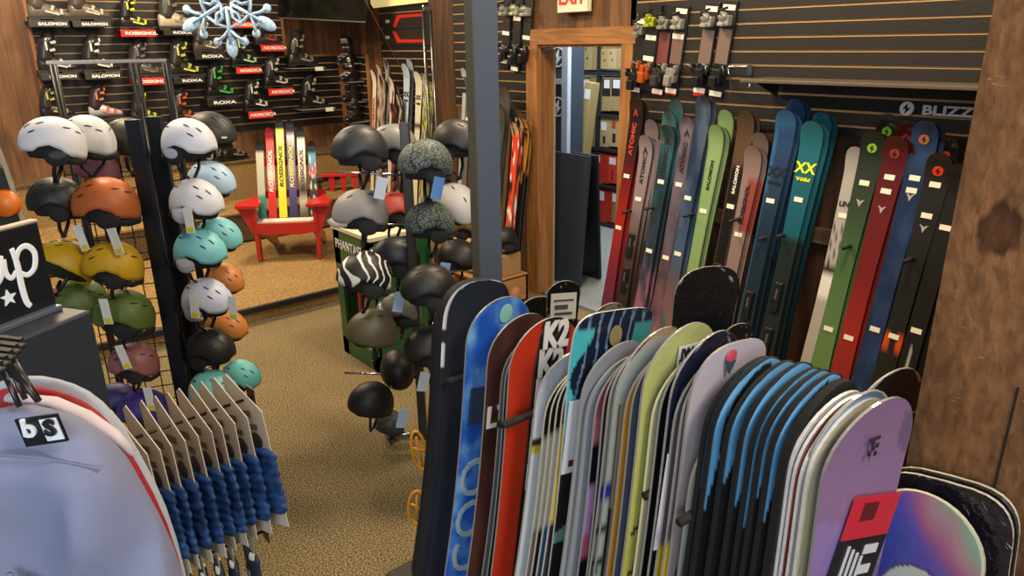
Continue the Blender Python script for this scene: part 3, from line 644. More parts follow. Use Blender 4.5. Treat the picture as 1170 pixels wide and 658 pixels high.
def skislat(k, x, L, paintf, txt, tc, tipc):
    def pf(u, d, e, h): return tipc if d < .10 else paintf(u, d, e, h)
    al = rad(-20)
    T = Vector((x*1.05, .14+L*math.sin(-al), .37+L*math.cos(al)))
    o, LL = board('back_slat', None, None, (0, 0, 0), .075, t=.012, paint=pf, nose=.05, bend=.03, bendlen=.12, side='77726c', sc=.08, cols=8, L=L, tailr=.005, parent=None)
    o.parent = r; o.matrix_local = TR(T, 0, 0, al) @ Matrix.Translation((0, 0, -LL))
    if txt: letters(txt, .05, M(tc, .5), o, (0, -.009, LL*.52), vert=True, sx=1.5, shear=.2, bold=.02, flip=False)
CX = [(-2.5+k)*cw/6.0 for k in range(6)]
skislat(0, CX[0], .74, grad((0, 'b9b3a0'), (.35, 'a9a795'), (.5, 'a0a89a'), (.54, '2f7f74'), (.8, '1f6f66')), None, 'ffffff', '1b1b1a')
skislat(1, CX[1], .86, grad((0, 'b31d2a'), (.25, 'c02a35'), (.45, 'd9c9c4'), (.6, 'c02018'), (.9, 'b01a14')), 'ROSSIGNOL', 'efe6dd', '7f1016')
skislat(2, CX[2], .95, grad((0, 'd8d84a'), (.3, 'e3dc33'), (.55, 'e8d93a'), (.9, 'd8c820')), 'ROSSIGNOL', '1a1a1a', '101010')
skislat(3, CX[3], .93, grad((0, '1d1a4e'), (.3, '1b1946'), (.45, '8a86a4'), (.6, '4a4290'), (.9, '2a2450')), 'ROSSIGNOL', 'e6e04e', '101018')
skislat(4, CX[4], .86, grad((0, 'd8cfbc'), (.45, 'd3cab6'), (.6, '2b2622'), (.7, 'b9b0a0'), (.9, '26211d')), 'ROSSIGNOL', '1a1613', '141312')
skislat(5, CX[5], .72, blotch(grad((0, '4aa3bd'), (.2, '2b7fa0'), (.3, 'c22a4a'), (.35, '14131a'), (.9, '1c1b22')), 'd8d4cc', 25, .32, 3), None, 'ffffff', '131313')
# red tool bench on the lower tier
p = at(398, 222, Z=.45)
r = thing('boot_bench', 'small red boot-fitting bench with black handle on the lower tier', 'bench', TR((p.x+.05, 7.6, .45), iyaw(10)))
MB().box((0, 0, .19), (.42, .14, .035), bev=.005).build('red_top', REDP, r, None, I)
for s in (-.13, 0, .13): MB().prism([(-.02, 0), (.02, 0), (.035, .18), (-.035, .18)], -.05, .05).build('leg', REDP, r, None, Matrix.Translation((s+.03, 0, 0)))
MB().tube([(-.32, 0, .12), (-.15, 0, .14), (.0, 0, .15)], [.035, .022, .02], 10).build('black_handle', RUBBER, r, None, I)
MB().box((-.24, 0, .055), (.03, .06, .11)).build('support', RUBBER, r, None, I)
# ================================================================== HELMETS
def helmet(lab, px, py, d, deg, col, s=1.0, mat=None, tilt=0, roll=0, pads=True, pad='1b1c20', vents=True, brim=False, card=None, strap=True, goggles=False, wing=None, badge=False, group=None):
    s *= (.75 if px < 300 else .84); d += (.42 if px < 300 else .12 if px < 570 else 0)
    c = at(px, py, d=d)
    mw = Matrix.Translation(c) @ Matrix.Rotation(iyaw(deg), 4, 'Z') @ Matrix.Rotation(rad(tilt), 4, 'Y') @ Matrix.Rotation(rad(roll), 4, 'X') @ Matrix.Scale(s, 4) @ Matrix.Translation((0, 0, -.03))
    r = thing('helmet', lab, 'helmet', mw, group)
    sm = mat or M(col, .48)
    a, b, h = .140, .112, .138; N = 36; NV = 12
    def lo(f):
        f = abs((f+pi) % (2*pi)-pi)
        if pads: pts = [(0, .0), (.6, -.12), (1.0, -.10), (1.3, .08), (1.55, .13), (1.85, .02), (2.2, -.25), (pi, -.42)]
        else: pts = [(0, -.02), (.6, -.12), (1.1, -.22), (1.6, -.34), (2.1, -.40), (2.6, -.44), (pi, -.46)]
        for i in range(len(pts)-1):
            if f <= pts[i+1][0]:
                t = (f-pts[i][0])/(pts[i+1][0]-pts[i][0]); t = t*t*(3-2*t); return pts[i][1]*(1-t)+pts[i+1][1]*t
        return pts[-1][1]
    def P_(f, th, k=1.0):
        n = 2.1
        ct = abs(math.cos(th))**(2/n); st = math.copysign(abs(math.sin(th))**(2/n), math.sin(th))
        if th < 0: ct = math.cos(th)**.7; st = math.sin(th)
        bx = a*(1.0+.05*math.cos(f)); return Vector((k*bx*ct*math.cos(f), k*b*ct*math.sin(f), k*h*st))
    mb = MB(); vv = []; ff = []
    for (k, sg) in ((1.0, 0), (.90, 1)):
        for j in range(NV+1):
            for i in range(N):
                f = 2*pi*i/N; l = lo(f); th = l+(pi/2-.03-l)*j/NV; vv.append(P_(f, th, k))
    o2 = (NV+1)*N
    for j in range(NV):
        for i in range(N):
            i2 = (i+1) % N; ff.append((j*N+i, j*N+i2, (j+1)*N+i2, (j+1)*N+i)); ff.append((o2+j*N+i, o2+(j+1)*N+i, o2+(j+1)*N+i2, o2+j*N+i2))
    for i in range(N): i2 = (i+1) % N; ff.append((i, o2+i, o2+i2, i2))
    ff.append(tuple(NV*N+i for i in range(N)))
    mb.add(vv, ff, None, True)
    if vents:
        mb.mat(1)
        for f, th, rz in ((.9, .95, 0), (-.9, .95, 0), (2.2, 1.0, 0), (-2.2, 1.0, 0)) if (px > 370 and vents is True) else ((.5, .75, .5), (-.5, .75, -.5), (1.1, .95, .9), (-1.1, .95, -.9), (2.3, .75, 2.6), (-2.3, .75, -2.6), (2.75, .55, 3.0), (-2.75, .55, -3.0), (.95, .55, .8), (-.95, .55, -.8)):
            p = P_(f, th, 1.0); p2 = P_(f+.01, th); p3 = P_(f, th+.01)
            n = (p2-p).cross(p3-p).normalized()
            if n.dot(p) < 0: n = -n
            x = Vector((-1, 0, .3)); x = (x-n*x.dot(n)).normalized(); y = n.cross(x)
            T = Matrix((x, y, n)).transposed().to_4x4(); T.translation = p
            mb.ell((0, 0, 0), (.019, .0042, .0022), T, 10, 6)
    mb.build('shell', [sm, BLK], r, None, I)
    MB().ell((-.002, 0, .002), (.122, .098, .12), None, 20, 10, lo=-.42).build('liner', DARKPAD, r, None, I)
    if pads:
        for sy in (-1, 1):
            poly = []
            T = Matrix.Translation((-.022, sy*.090, -.030)) @ Matrix.Rotation(sy*.18, 4, 'X')
            m2 = MB().ell((0, 0, 0), (.054, .017, .050), T, 16, 10)
            if wing: m2.mat(1).ell((-.004, sy*.014, .002), (.040, .005, .026), T, 14, 8)
            m2.build('ear_pad', [M(pad, .85), M(wing or 'aab4c8', .5)], r, None, I)
        MB().tube([(-.05, .088, -.05), (-.10, .07, -.058), (-.122, 0, -.062), (-.10, -.07, -.058), (-.05, -.088, -.05)], .008, 8, None, 2).build('neck_roll', DARKPAD, r, None, I)
    if brim:
        mb = MB(); vv = []; ff = []
        for j in range(2):
            for i in range(11):
                f = -1.0+2.0*i/10; k = 1.0+.17*j*math.cos(f*1.3); p = P_(f, lo(f)+.02, k); vv.append(p-Vector((0, 0, .012*j)))
        for j in range(2):
            for i in range(11): vv.append(vv[j*11+i]-Vector((0, 0, .006)))
        for i in range(10):
            ff += [(i, i+1, 11+i+1, 11+i), (22+i, 33+i, 33+i+1, 22+i+1), (11+i, 11+i+1, 33+i+1, 33+i)]
        ff += [(0, 11, 33, 22), (10, 32, 43, 21)]
        mb.add(vv, ff, None, True).build('brim', sm, r, None, I)
    if strap:
        m2 = MB()
        for sy in (-1, 1): m2.tube([(-.01, sy*.09, -.06), (0, sy*.07, -.12), (.01, sy*.012, -.17)], .005, 6, None, 2)
        m2.box((.01, 0, -.172), (.02, .04, .015), bev=.003).build('chin_strap', BLK, r, None, I)
    if badge: MB().box((0, 0, 0), (.03, .003, .009)).build('front_badge', TAG, r, None, Matrix.Translation(P_(-.75*badge, .12, 1.01)) @ Matrix.Rotation(-.75*badge+pi/2, 4, 'Z'))
    if goggles:
        MB().ell((.125, 0, .035), (.03, .085, .045), None, 16, 8).build('goggle_lens', M(goggles, .1, coat=1), r, None, I)
    if card:
        # paper card, hanging from the strap; built upright in the world
        for q in card:
            p = at(q[0], q[1], d=d-.14*s if len(q) < 4 else q[3]); m = MB().box((0, 0, 0), (.038, .002, .11), bev=0).mat(1).box((0, -.0012, -.04), (.026, .002, .022))
            o = m.build('hang_tag', [M('dfe1e0', .6), M('d8d020', .6)], r)
            o.matrix_world = TR(p, iyaw(-5), rad(q[2])); 
    return r
# ---- helmet rack on the left: wire grid panels, flat black uprights and a chrome top bar
R1 = thing('helmet_rack', 'black wire grid display rack with chrome top bar, hung with coloured helmets', 'display rack', tuple(at(170, 300, d=3.55).xy)+(0,))
def wl(*pts): return [Vector(p)-R1.location for p in pts]
zt = at(120, 71, d=3.8).z
ta, tb_ = at(52, 72, Z=zt), at(190, 69, Z=zt)
MB().box((0, 0, 0), ((tb_-ta).length, .03, .016), bev=.003).build('top_bar', M('a8a29a', .3, .8), R1, TR((ta+tb_)/2, math.atan2((tb_-ta).y, (tb_-ta).x)))
for px in (57, 62, 150, 156, 187, 191):
    p = at(px, 72, Z=zt-.01); MB().tube(wl(p, (p.x, p.y, .05)), .011, 8).build('post', BLKM, R1, None, I)
for (px, py, dd) in ((150, 125, 3.36), (174, 122, 3.44)):
    p = at(px, py, d=dd); MB().box((0, 0, p.z/2-.02), (.065, .028, p.z-.04), bev=.003).build('upright', M('1b2028', .4, .3), R1, TR((p.x, p.y, 0), iyaw(0)))
p = at(160, 122, d=3.4); MB().tube(wl(p+Vector((0, 0, .0)), (p.x, p.y, .05)), .010, 8).build('upright', BLKM, R1, None, I)
def grid(pa, pb, z0, z1, nm='wire_grid'):
    mb = MB(); n = max(2, int((pb-pa).length/.075))
    for i in range(n+1):
        q = pa.lerp(pb, i/n); mb.tube(wl((q.x, q.y, z0), (q.x, q.y, z1)), .003, 5)
    k = int((z1-z0)/.075)
    for i in range(k+1):
        z = z0+(z1-z0)*i/k; mb.tube(wl((pa.x, pa.y, z), (pb.x, pb.y, z)), .003, 5)
    mb.build(nm, BLKM, R1, None, I)
grid(at(85, 250, d=3.72), at(170, 250, d=3.66), .3, 1.6); grid(at(175, 250, d=3.66), at(215, 250, d=3.8), .3, 1.6)
MB().box((0, 0, .025), (.7, .05, .05)).build('base_foot', BLKM, R1, TR((R1.location.x, R1.location.y, 0), iyaw(90)))
H = helmet
H('glossy white helmet with grey ear pads, top left of the left rack, facing left', 62, 160, 2.95, 200, 'd9dbe2', 1.12, tilt=-6, wing='22242a')
H('white helmet with goggle clip behind the top left white helmet', 101, 156, 3.12, 165, 'cfd2d6', 1.10, tilt=-4, wing='24262a')
H('dark olive helmet half hidden behind the top of the black uprights', 148, 158, 3.3, 180, '33342a', 1.12, pads=False)
H('white helmet with grey ear wing, top of the right-hand column, facing right', 215, 160, 2.92, -14, 'd4d8e2', 1.12, tilt=6, wing='aab6ca')
H('satin black helmet with pale badge behind the top right-hand white helmet', 240, 150, 3.25, 0, '2c2d2c', 1.12, tilt=8, badge=1)
H('matte black helmet with a white badge left of the orange helmet', 66, 226, 3.08, 195, '1c1c1a', 1.08, badge=1, card=[(92, 232, 12)])
H('matte burnt-orange helmet with a white badge on the left rack', 122, 230, 2.9, 190, 'b5602a', 1.22, badge=1)
H('dusty mauve helmet upside down behind the orange helmet', 112, 188, 3.3, 180, '8a5560', .95, pads=False, vents=False, strap=False)
H('mustard yellow helmet hanging on its side, left of a matching one', 78, 298, 3.05, 215, 'c29a12', 1.1, tilt=-30, roll=25, pads=False, card=[(93, 272, -10)])
H('mustard yellow helmet with dark ear pads, right of a matching one', 131, 300, 2.88, 188, 'c49a10', 1.12, tilt=-5, card=[(132, 276, -10)])
H('moss green helmet partly behind the dark counter top', 92, 342, 3.12, 195, '56692a', 1.15, tilt=-8)
H('moss green helmet with white tag between mustard and mauve helmets', 143, 356, 2.9, 188, '566b2b', 1.18, tilt=-4, card=[(121, 356, -2)])
H('dusty mauve pink helmet with dark ear pads low on the left rack', 154, 412, 2.9, 190, '8f5a5c', 1.0, tilt=-4, card=[(141, 408, -12)])
H('deep purple helmet half hidden beside the dark counter', 133, 456, 3.1, 200, '2e2466', .95, tilt=-5)
H('deep purple helmet with a white tag above the blue gaiters', 166, 466, 2.85, 190, '352a78', 1.05, tilt=-5, card=[(171, 456, -3)])
H('pale icy blue helmet tucked behind the upper white helmets', 241, 205, 3.2, -6, 'a9c8e2', 1.08, tilt=14)
H('white vented helmet with curled cable, second in the right-hand column', 224, 228, 2.9, -12, 'd9dbe2', 1.12, tilt=10, wing='c5cad4', pad='b9bcc6', card=[(216, 252, 0)])
H('light turquoise helmet behind, third layer of the right-hand column', 250, 268, 3.2, -6, '76c2cc', 1.05, tilt=14)
H('light turquoise helmet in front with pale strap down its side', 228, 284, 2.9, -12, '7ccbd2', 1.12, tilt=8, wing='b9bfc9', pad='a9adb6')
H('tan orange helmet peeking out below the turquoise helmets', 256, 318, 3.25, -6, 'c07c42', .95, tilt=18)
H('pale lavender-white helmet with grey ear flap in the right-hand column', 236, 340, 2.9, -12, 'c6cfe6', 1.10, tilt=8, wing='a9b2c6', pad='9aa0ae', card=[(266, 352, 4), (222, 350, 4)])
H('tan orange helmet right below the lavender-white helmet', 258, 372, 3.15, -4, 'bd7838', 1.0, tilt=10)
H('satin black helmet with white strap low in the right-hand column', 240, 396, 2.9, -10, '1f1f20', 1.08, tilt=6, card=[(248, 462, 6)])
H('mint turquoise helmet at the bottom behind its matching neighbour', 275, 428, 3.1, -6, '6fc4c2', .95, tilt=12)
H('mint turquoise helmet at the bottom, in front, above the gaiter cards', 243, 444, 2.85, -10, '74cac6', 1.1, tilt=6)
# ---- chrome rack in the middle
pb = at(484, 500, Z=0)
R2 = thing('chrome_helmet_rack', 'chrome stand with side arms carrying dark helmets beside the steel column', 'display rack', (pb.x, pb.y, 0))
r0 = R2.location
MB().box((0, 0, .85), (.045, .045, 1.7), bev=.004).build('post', M('4a4845', .35, .7), R2, TR((r0.x, r0.y, 0), iyaw(0)))
for (px0, py0, px1, py1, zz) in ((440, 497, 486, 494, .02), (486, 494, 530, 470, .02)):
    MB().tube([at(px0, py0, Z=zz), at(px1, py1, Z=zz)], .014, 8).build('base_bar', CHROME, R2, Matrix.Identity(4))
for (z, dg, L_) in ((1.45, 180, .34), (1.45, 0, .2), (1.2, 180, .34), (1.2, 20, .2), (.93, 180, .36), (.93, 10, .25), (.66, 180, .36), (.66, 10, .25), (.38, 180, .40), (.38, 230, .3)):
    a = iyaw(dg); MB().tube([(0, 0, z), (math.cos(a)*L_, math.sin(a)*L_, z+.02)], .006, 6).build('arm', CHROME, R2, None, I)
# tall chrome pole beside the timber wall post
pp = at(493, 120, X=3.55)
r = thing('chrome_pole', 'tall double chrome pole in front of the timber wall post', 'pole', (pp.x, pp.y, 0))
pt = at(493, 12, X=3.55).z
for s in (-.022, .022): MB().tube([(s, -s, .13), (s, -s, pt)], .014, 10).build('tube', M('77756f', .25, .9), r, None, I)
MB().box((0, 0, pt+.02), (.09, .03, .05), bev=.01).build('cap', CHROME, r, None, I); MB().box((0, 0, .14), (.25, .25, .02)).build('foot', CHROME, r, None, I)
CAMO = mat_pattern('16191a', '5d6965', 44, 'crackle', .6); SWIRL = mat_pattern('161617', 'd9d7d0', 22, 'wave', .5)
H('dark navy helmet with white side lettering, top left of the chrome rack', 412, 168, 3.35, 205, '23262e', 1.15, tilt=0, badge=1)
H('grey helmet behind the dark navy one on the chrome rack', 450, 164, 3.65, 190, '6e726f', 1.1)
H('grey and black crackle-patterned helmet, upper of the two alike', 487, 184, 3.25, -160, '555', 1.12, mat=CAMO, vents=False, pads=True)
H('matte black helmet with a tiny yellow dot behind the blue column', 521, 160, 3.55, -20, '1e1c19', 1.15)
H('pale grey helmet with short peak, left of the red helmet', 413, 240, 3.35, 195, '8f8d8a', 1.15, brim=True)
H('brick red helmet beside the pale grey helmet', 451, 240, 3.6, 210, '9b3022', 1.05, tilt=-12, roll=10)
H('grey and black crackle-patterned helmet, lower of the two alike', 492, 252, 3.3, -160, '555', 1.06, mat=CAMO, vents=False)
H('off-white helmet seen tilted beside the crackle-patterned helmets', 522, 232, 3.55, -30, 'c9c7c4', 1.1, tilt=35)
H('dark brass coloured helmet low behind the off-white helmet', 538, 256, 3.9, -20, '6b4e1c', .95, tilt=10)
H('black helmet with white brush-stroke flames over the green stand', 418, 312, 3.1, 200, '161617', 1.1, mat=SWIRL, tilt=-6, vents=False)
H('navy-black visor helmet hanging beside the flame-patterned one', 453, 292, 3.45, 190, '1b2028', 1.1, goggles='2b3a4a')
H('small matte black helmet with a yellow dot just left of the column', 522, 292, 3.5, -20, '1d1d1c', .98)
H('large matte black helmet above the black snowboard bag', 491, 326, 3.05, 190, '1c1917', 1.12)
H('olive drab helmet low on the chrome rack with hanging strap', 426, 375, 3.15, 195, '58523c', 1.05, pads=False)
H('grey-brown goggled helmet between the olive and black helmets', 458, 352, 3.4, 190, '5e5a54', .95, goggles='7f8a90')
H('black helmet half hidden behind the left edge of the board bag', 492, 396, 3.05, 190, '1a1816', 1.08)
H('black helmet shown from inside, low centre of the chrome rack', 455, 420, 3.3, 120, '0f0f10', .92, tilt=-30, pads=False)
H('round matte black helmet lowest on the chrome rack', 425, 456, 3.2, 200, '1b1917', 1.0, pads=False, tilt=-4)
H('dark glossy goggles-and-helmet bundle at the foot of the chrome rack', 446, 482, 3.35, 180, '3a3835', .7, goggles='8fa3b0', pads=False)
for (px, py, dd, c, lab) in ((396+60, 345, 3.25, 'a9c4de', 'pale blue swing tag below the black visor helmet'), (500, 215, 3.2, '5a8ed0', 'bright blue swing tag under the upper crackle-patterned helmet'), (507, 312, 3.2, '8fa9d6', 'pale blue swing tag under the lower crackle-patterned helmet'), (435, 215, 3.3, 'b9c8da', 'pale swing tag below the dark navy helmet'), (484, 436, 3.1, 'c9cbd0', 'white swing tag beside the low black helmet'), (460, 478, 3.1, '9fb8d0', 'pale blue folded tag at the foot of the chrome rack')):
    o = MB().box((0, 0, 0), (.05, .003, .10)).build('swing_tag', M(c, .5), None, TR(at(px, py, d=dd), iyaw(20), rad(15))); tag(o, lab, 'tag')
# ---- green stand
g0, g1 = at(384, 262, d=4.75), at(395, 401, Z=0)
GX, GY1, GY0 = 2.05, 4.34, 3.84; GH = .90
r = thing('green_display_stand', 'green sunglasses display stand lettered in white behind the chrome rack', 'display stand', (GX, GY0, 0))
GR = M('17542c', .35, coat=.3); gw = GY1-GY0
mb = MB()
mb.box((.012, gw/2, GH-.12), (.024, gw, .24)).box((.012, gw/2, .06), (.024, gw, .12)).box((.012, gw-.04, GH/2), (.024, .08, GH)).box((.012, .04, GH/2), (.024, .08, GH))
mb.box((.22, .012, GH/2), (.42, .024, GH)).box((.22, gw-.012, GH/2), (.42, .024, GH)).build('green_case', GR, r, None, I)
MB().box((.2, gw/2, .13), (.36, gw-.05, .02)).box((.28, gw/2, .4), (.01, gw-.05, .6)).build('inner_lining', M('c7a079', .6), r, None, I)
MB().box((.22, gw/2, GH+.01), (.46, gw+.02, .025)).build('top_board', M('cfc6a8', .5), r, None, I)
letters('PHANTASTIC', .088, WHITE, r, (-.003, gw/2, GH-.10), face='-X', bold=.01, sx=.85)
for k, (y, c) in enumerate(((.14, 'b0281a'), (.2, 'b5301e'), (.27, 'c9b79a'), (.33, 'b0281a'))): MB().box((.1, y, .42), (.08, .035, .46), bev=.004).build('red_pack', M(c, .5), r, None, I)
for k in range(5): MB().tube([(.08+.07*k, .12, GH+.02), (.08+.07*k, .12, GH+.1)], .012, 8).build('bottle', M(('d8c89a', 'd8d8d0', 'c24a22', 'd8c89a', '2a2a2a')[k], .4), r, None, I)
# ---- boxes and helmets by the wall under the race skis
p = at(590, 320, Z=.55)
bx = at(575, 310, X=3.3)
r = thing('display_crate', 'open wooden crate shelf beside the doorway holding a peach helmet', 'crate', (3.51, at(603, 330, X=3.72).y+.25, 0))
cy_ = r.location.y
zt_ = at(603, 313, X=3.72).z
WB = mat_wood('9b713f', 'bd9058', 4, 'Y', .6)
MB().box((0, 0, zt_), (.42, .5, .02)).box((0, -.24, zt_/2), (.42, .02, zt_)).box((0, .24, zt_/2), (.42, .02, zt_)).box((0, 0, zt_-.22), (.42, .5, .02)).box((.2, 0, zt_/2), (.02, .5, zt_)).build('crate_body', WB, r, None, I)
o = MB().box((0, 0, .09), (.34, .44, .18), bev=.004).build('cardboard_box', M('a88455', .7), None, TR((3.5, cy_, zt_+.012), rad(2))); tag(o, 'brown box with black printed label on the wooden crate', 'box')
MB().box((-.172, 0, .075), (.004, .42, .11)).build('black_label', M('17181a', .4), o, None, I)
letters('WAGON LED 50W', .04, WHITE, o, (-.176, 0, .09), face='-X')
H('black helmet with a white mark sitting on the brown box', 576, 272, math.hypot(3.45, cy_)-.05, 200, '161514', 1.08, badge=1, vents=False)
H('peach coloured helmet inside the wooden crate', 580, 330, math.hypot(3.45, cy_)-.05, 180, 'c58a66', 1.0, pads=False)
H('brass-brown helmet beside a box, behind the steel column', 541, 238, 4.5, 200, '7a5a20', .9, pads=False)
o = tag(MB().box((0, 0, .1), (.3, .36, .2), bev=.004).build('cardboard_box', M('9a7a4c', .7), None, TR(at(530, 300, d=4.6), iyaw(-20))), 'brown box behind the steel column, left of the labelled box', 'box')
MB().box((0, -.181, .09), (.26, .004, .1)).build('label', M('2a2c30', .5), o, None, I)
# ================================================================== SKIS
def ski(lab, px, py, X, paint, w=.115, text=None, tc='d8d8d0', tp=.35, ts=.05, tags=(), plate=(), L=None, lean=-8, side=2.0, grp=None, twin=None, base=.02, tipc=None, mark=None, dY=0, horiz=False, flip=False, bend=.05):
    T = at(px, py, X=X); T.y += dY
    def pf(u, d, e, h):
        return paint(u, d, e, h)
    o, LL = board('ski', lab, 'ski', T, w, base=base, yaw=-pi/2, ry=rad(side), rx=rad(lean), t=.012, paint=pf, nose=.075, bend=bend, bendlen=.16, side='2b2b2c', sc=.28, cols=8, tailr=.02, group=grp, L=L, step=.045, blunt=2.3)
    if text: letters(text, ts, M(tc, .5), o, (0, -.0085, LL-tp), vert=(text not in ('XX', 'LINE')), sx=1.0 if text in ('XX', 'LINE') else 1.25, bold=.03, flip=flip)
    if text == 'XX' and w > .123: letters('V\u00f6lkl', .028, M(tc if tc.startswith('e') else tc, .5), o, (0, -.0085, LL-tp-.06), sx=1.4, bold=.03)
    if mark:
        mb = MB(); n = 18; r_ = .024
        mb.prism([(r_*math.cos(2*pi*i/n), r_*math.sin(2*pi*i/n)) for i in range(n)], -.0015, .0015).mat(1).prism([(.004, .018), (-.012, -.002), (-.002, -.001), (-.004, -.018), (.012, .002), (.002, .001)], -.003, -.0015)
        mb.build('round_mark', [M(mark, .4), M('1b1b1b', .5)], o, None, Matrix.Translation((0, -.0195, LL-.085)) @ Matrix.Rotation(rad(16), 4, 'X'))
    for d in tags: tagcard(o, 0, LL-d, -.009, .05, .026)
    if mark and plate is not None and text is None and twin:
        m3 = MB()
        m3.prism([(-.022, LL-.345), (-.010, LL-.36), (0, LL-.385), (.010, LL-.36), (.022, LL-.345), (.006, LL-.35), (0, LL-.358), (-.006, LL-.35)], -.001, .001)
        m3.build('horned_emblem', M(mixc(mark, 'c9c4bc', .6) if False else 'a9a49c', .5), o, None, Matrix.Translation((0, -.0075, 0)))
    if text == 'ATOMIC': MB().prism([(0, .03), (.022, -.022), (.010, -.016), (0, .004), (-.010, -.016), (-.022, -.022)], -.001, .001).build('triangle_mark', M(tc, .5), o, None, Matrix.Translation((0, -.0165, LL-.10)) @ Matrix.Rotation(rad(13), 4, 'X'))
    for d in plate:
        MB().box((0, -.014, LL-d), (.05, .016, .17), bev=.006).mat(1).box((0, -.0225, LL-d+.02), (.012, .003, .06)).build('binding_plate', [BLK, STEEL], o, None, I)
    if twin:
        q = o.copy(); C.objects.link(q); q.location = o.location+Vector((.024, -.022, -.012)); q['label'] = twin
        if 'group' in q: del q['group']
    return o
FR, BK = 3.74, 3.80
G = grad
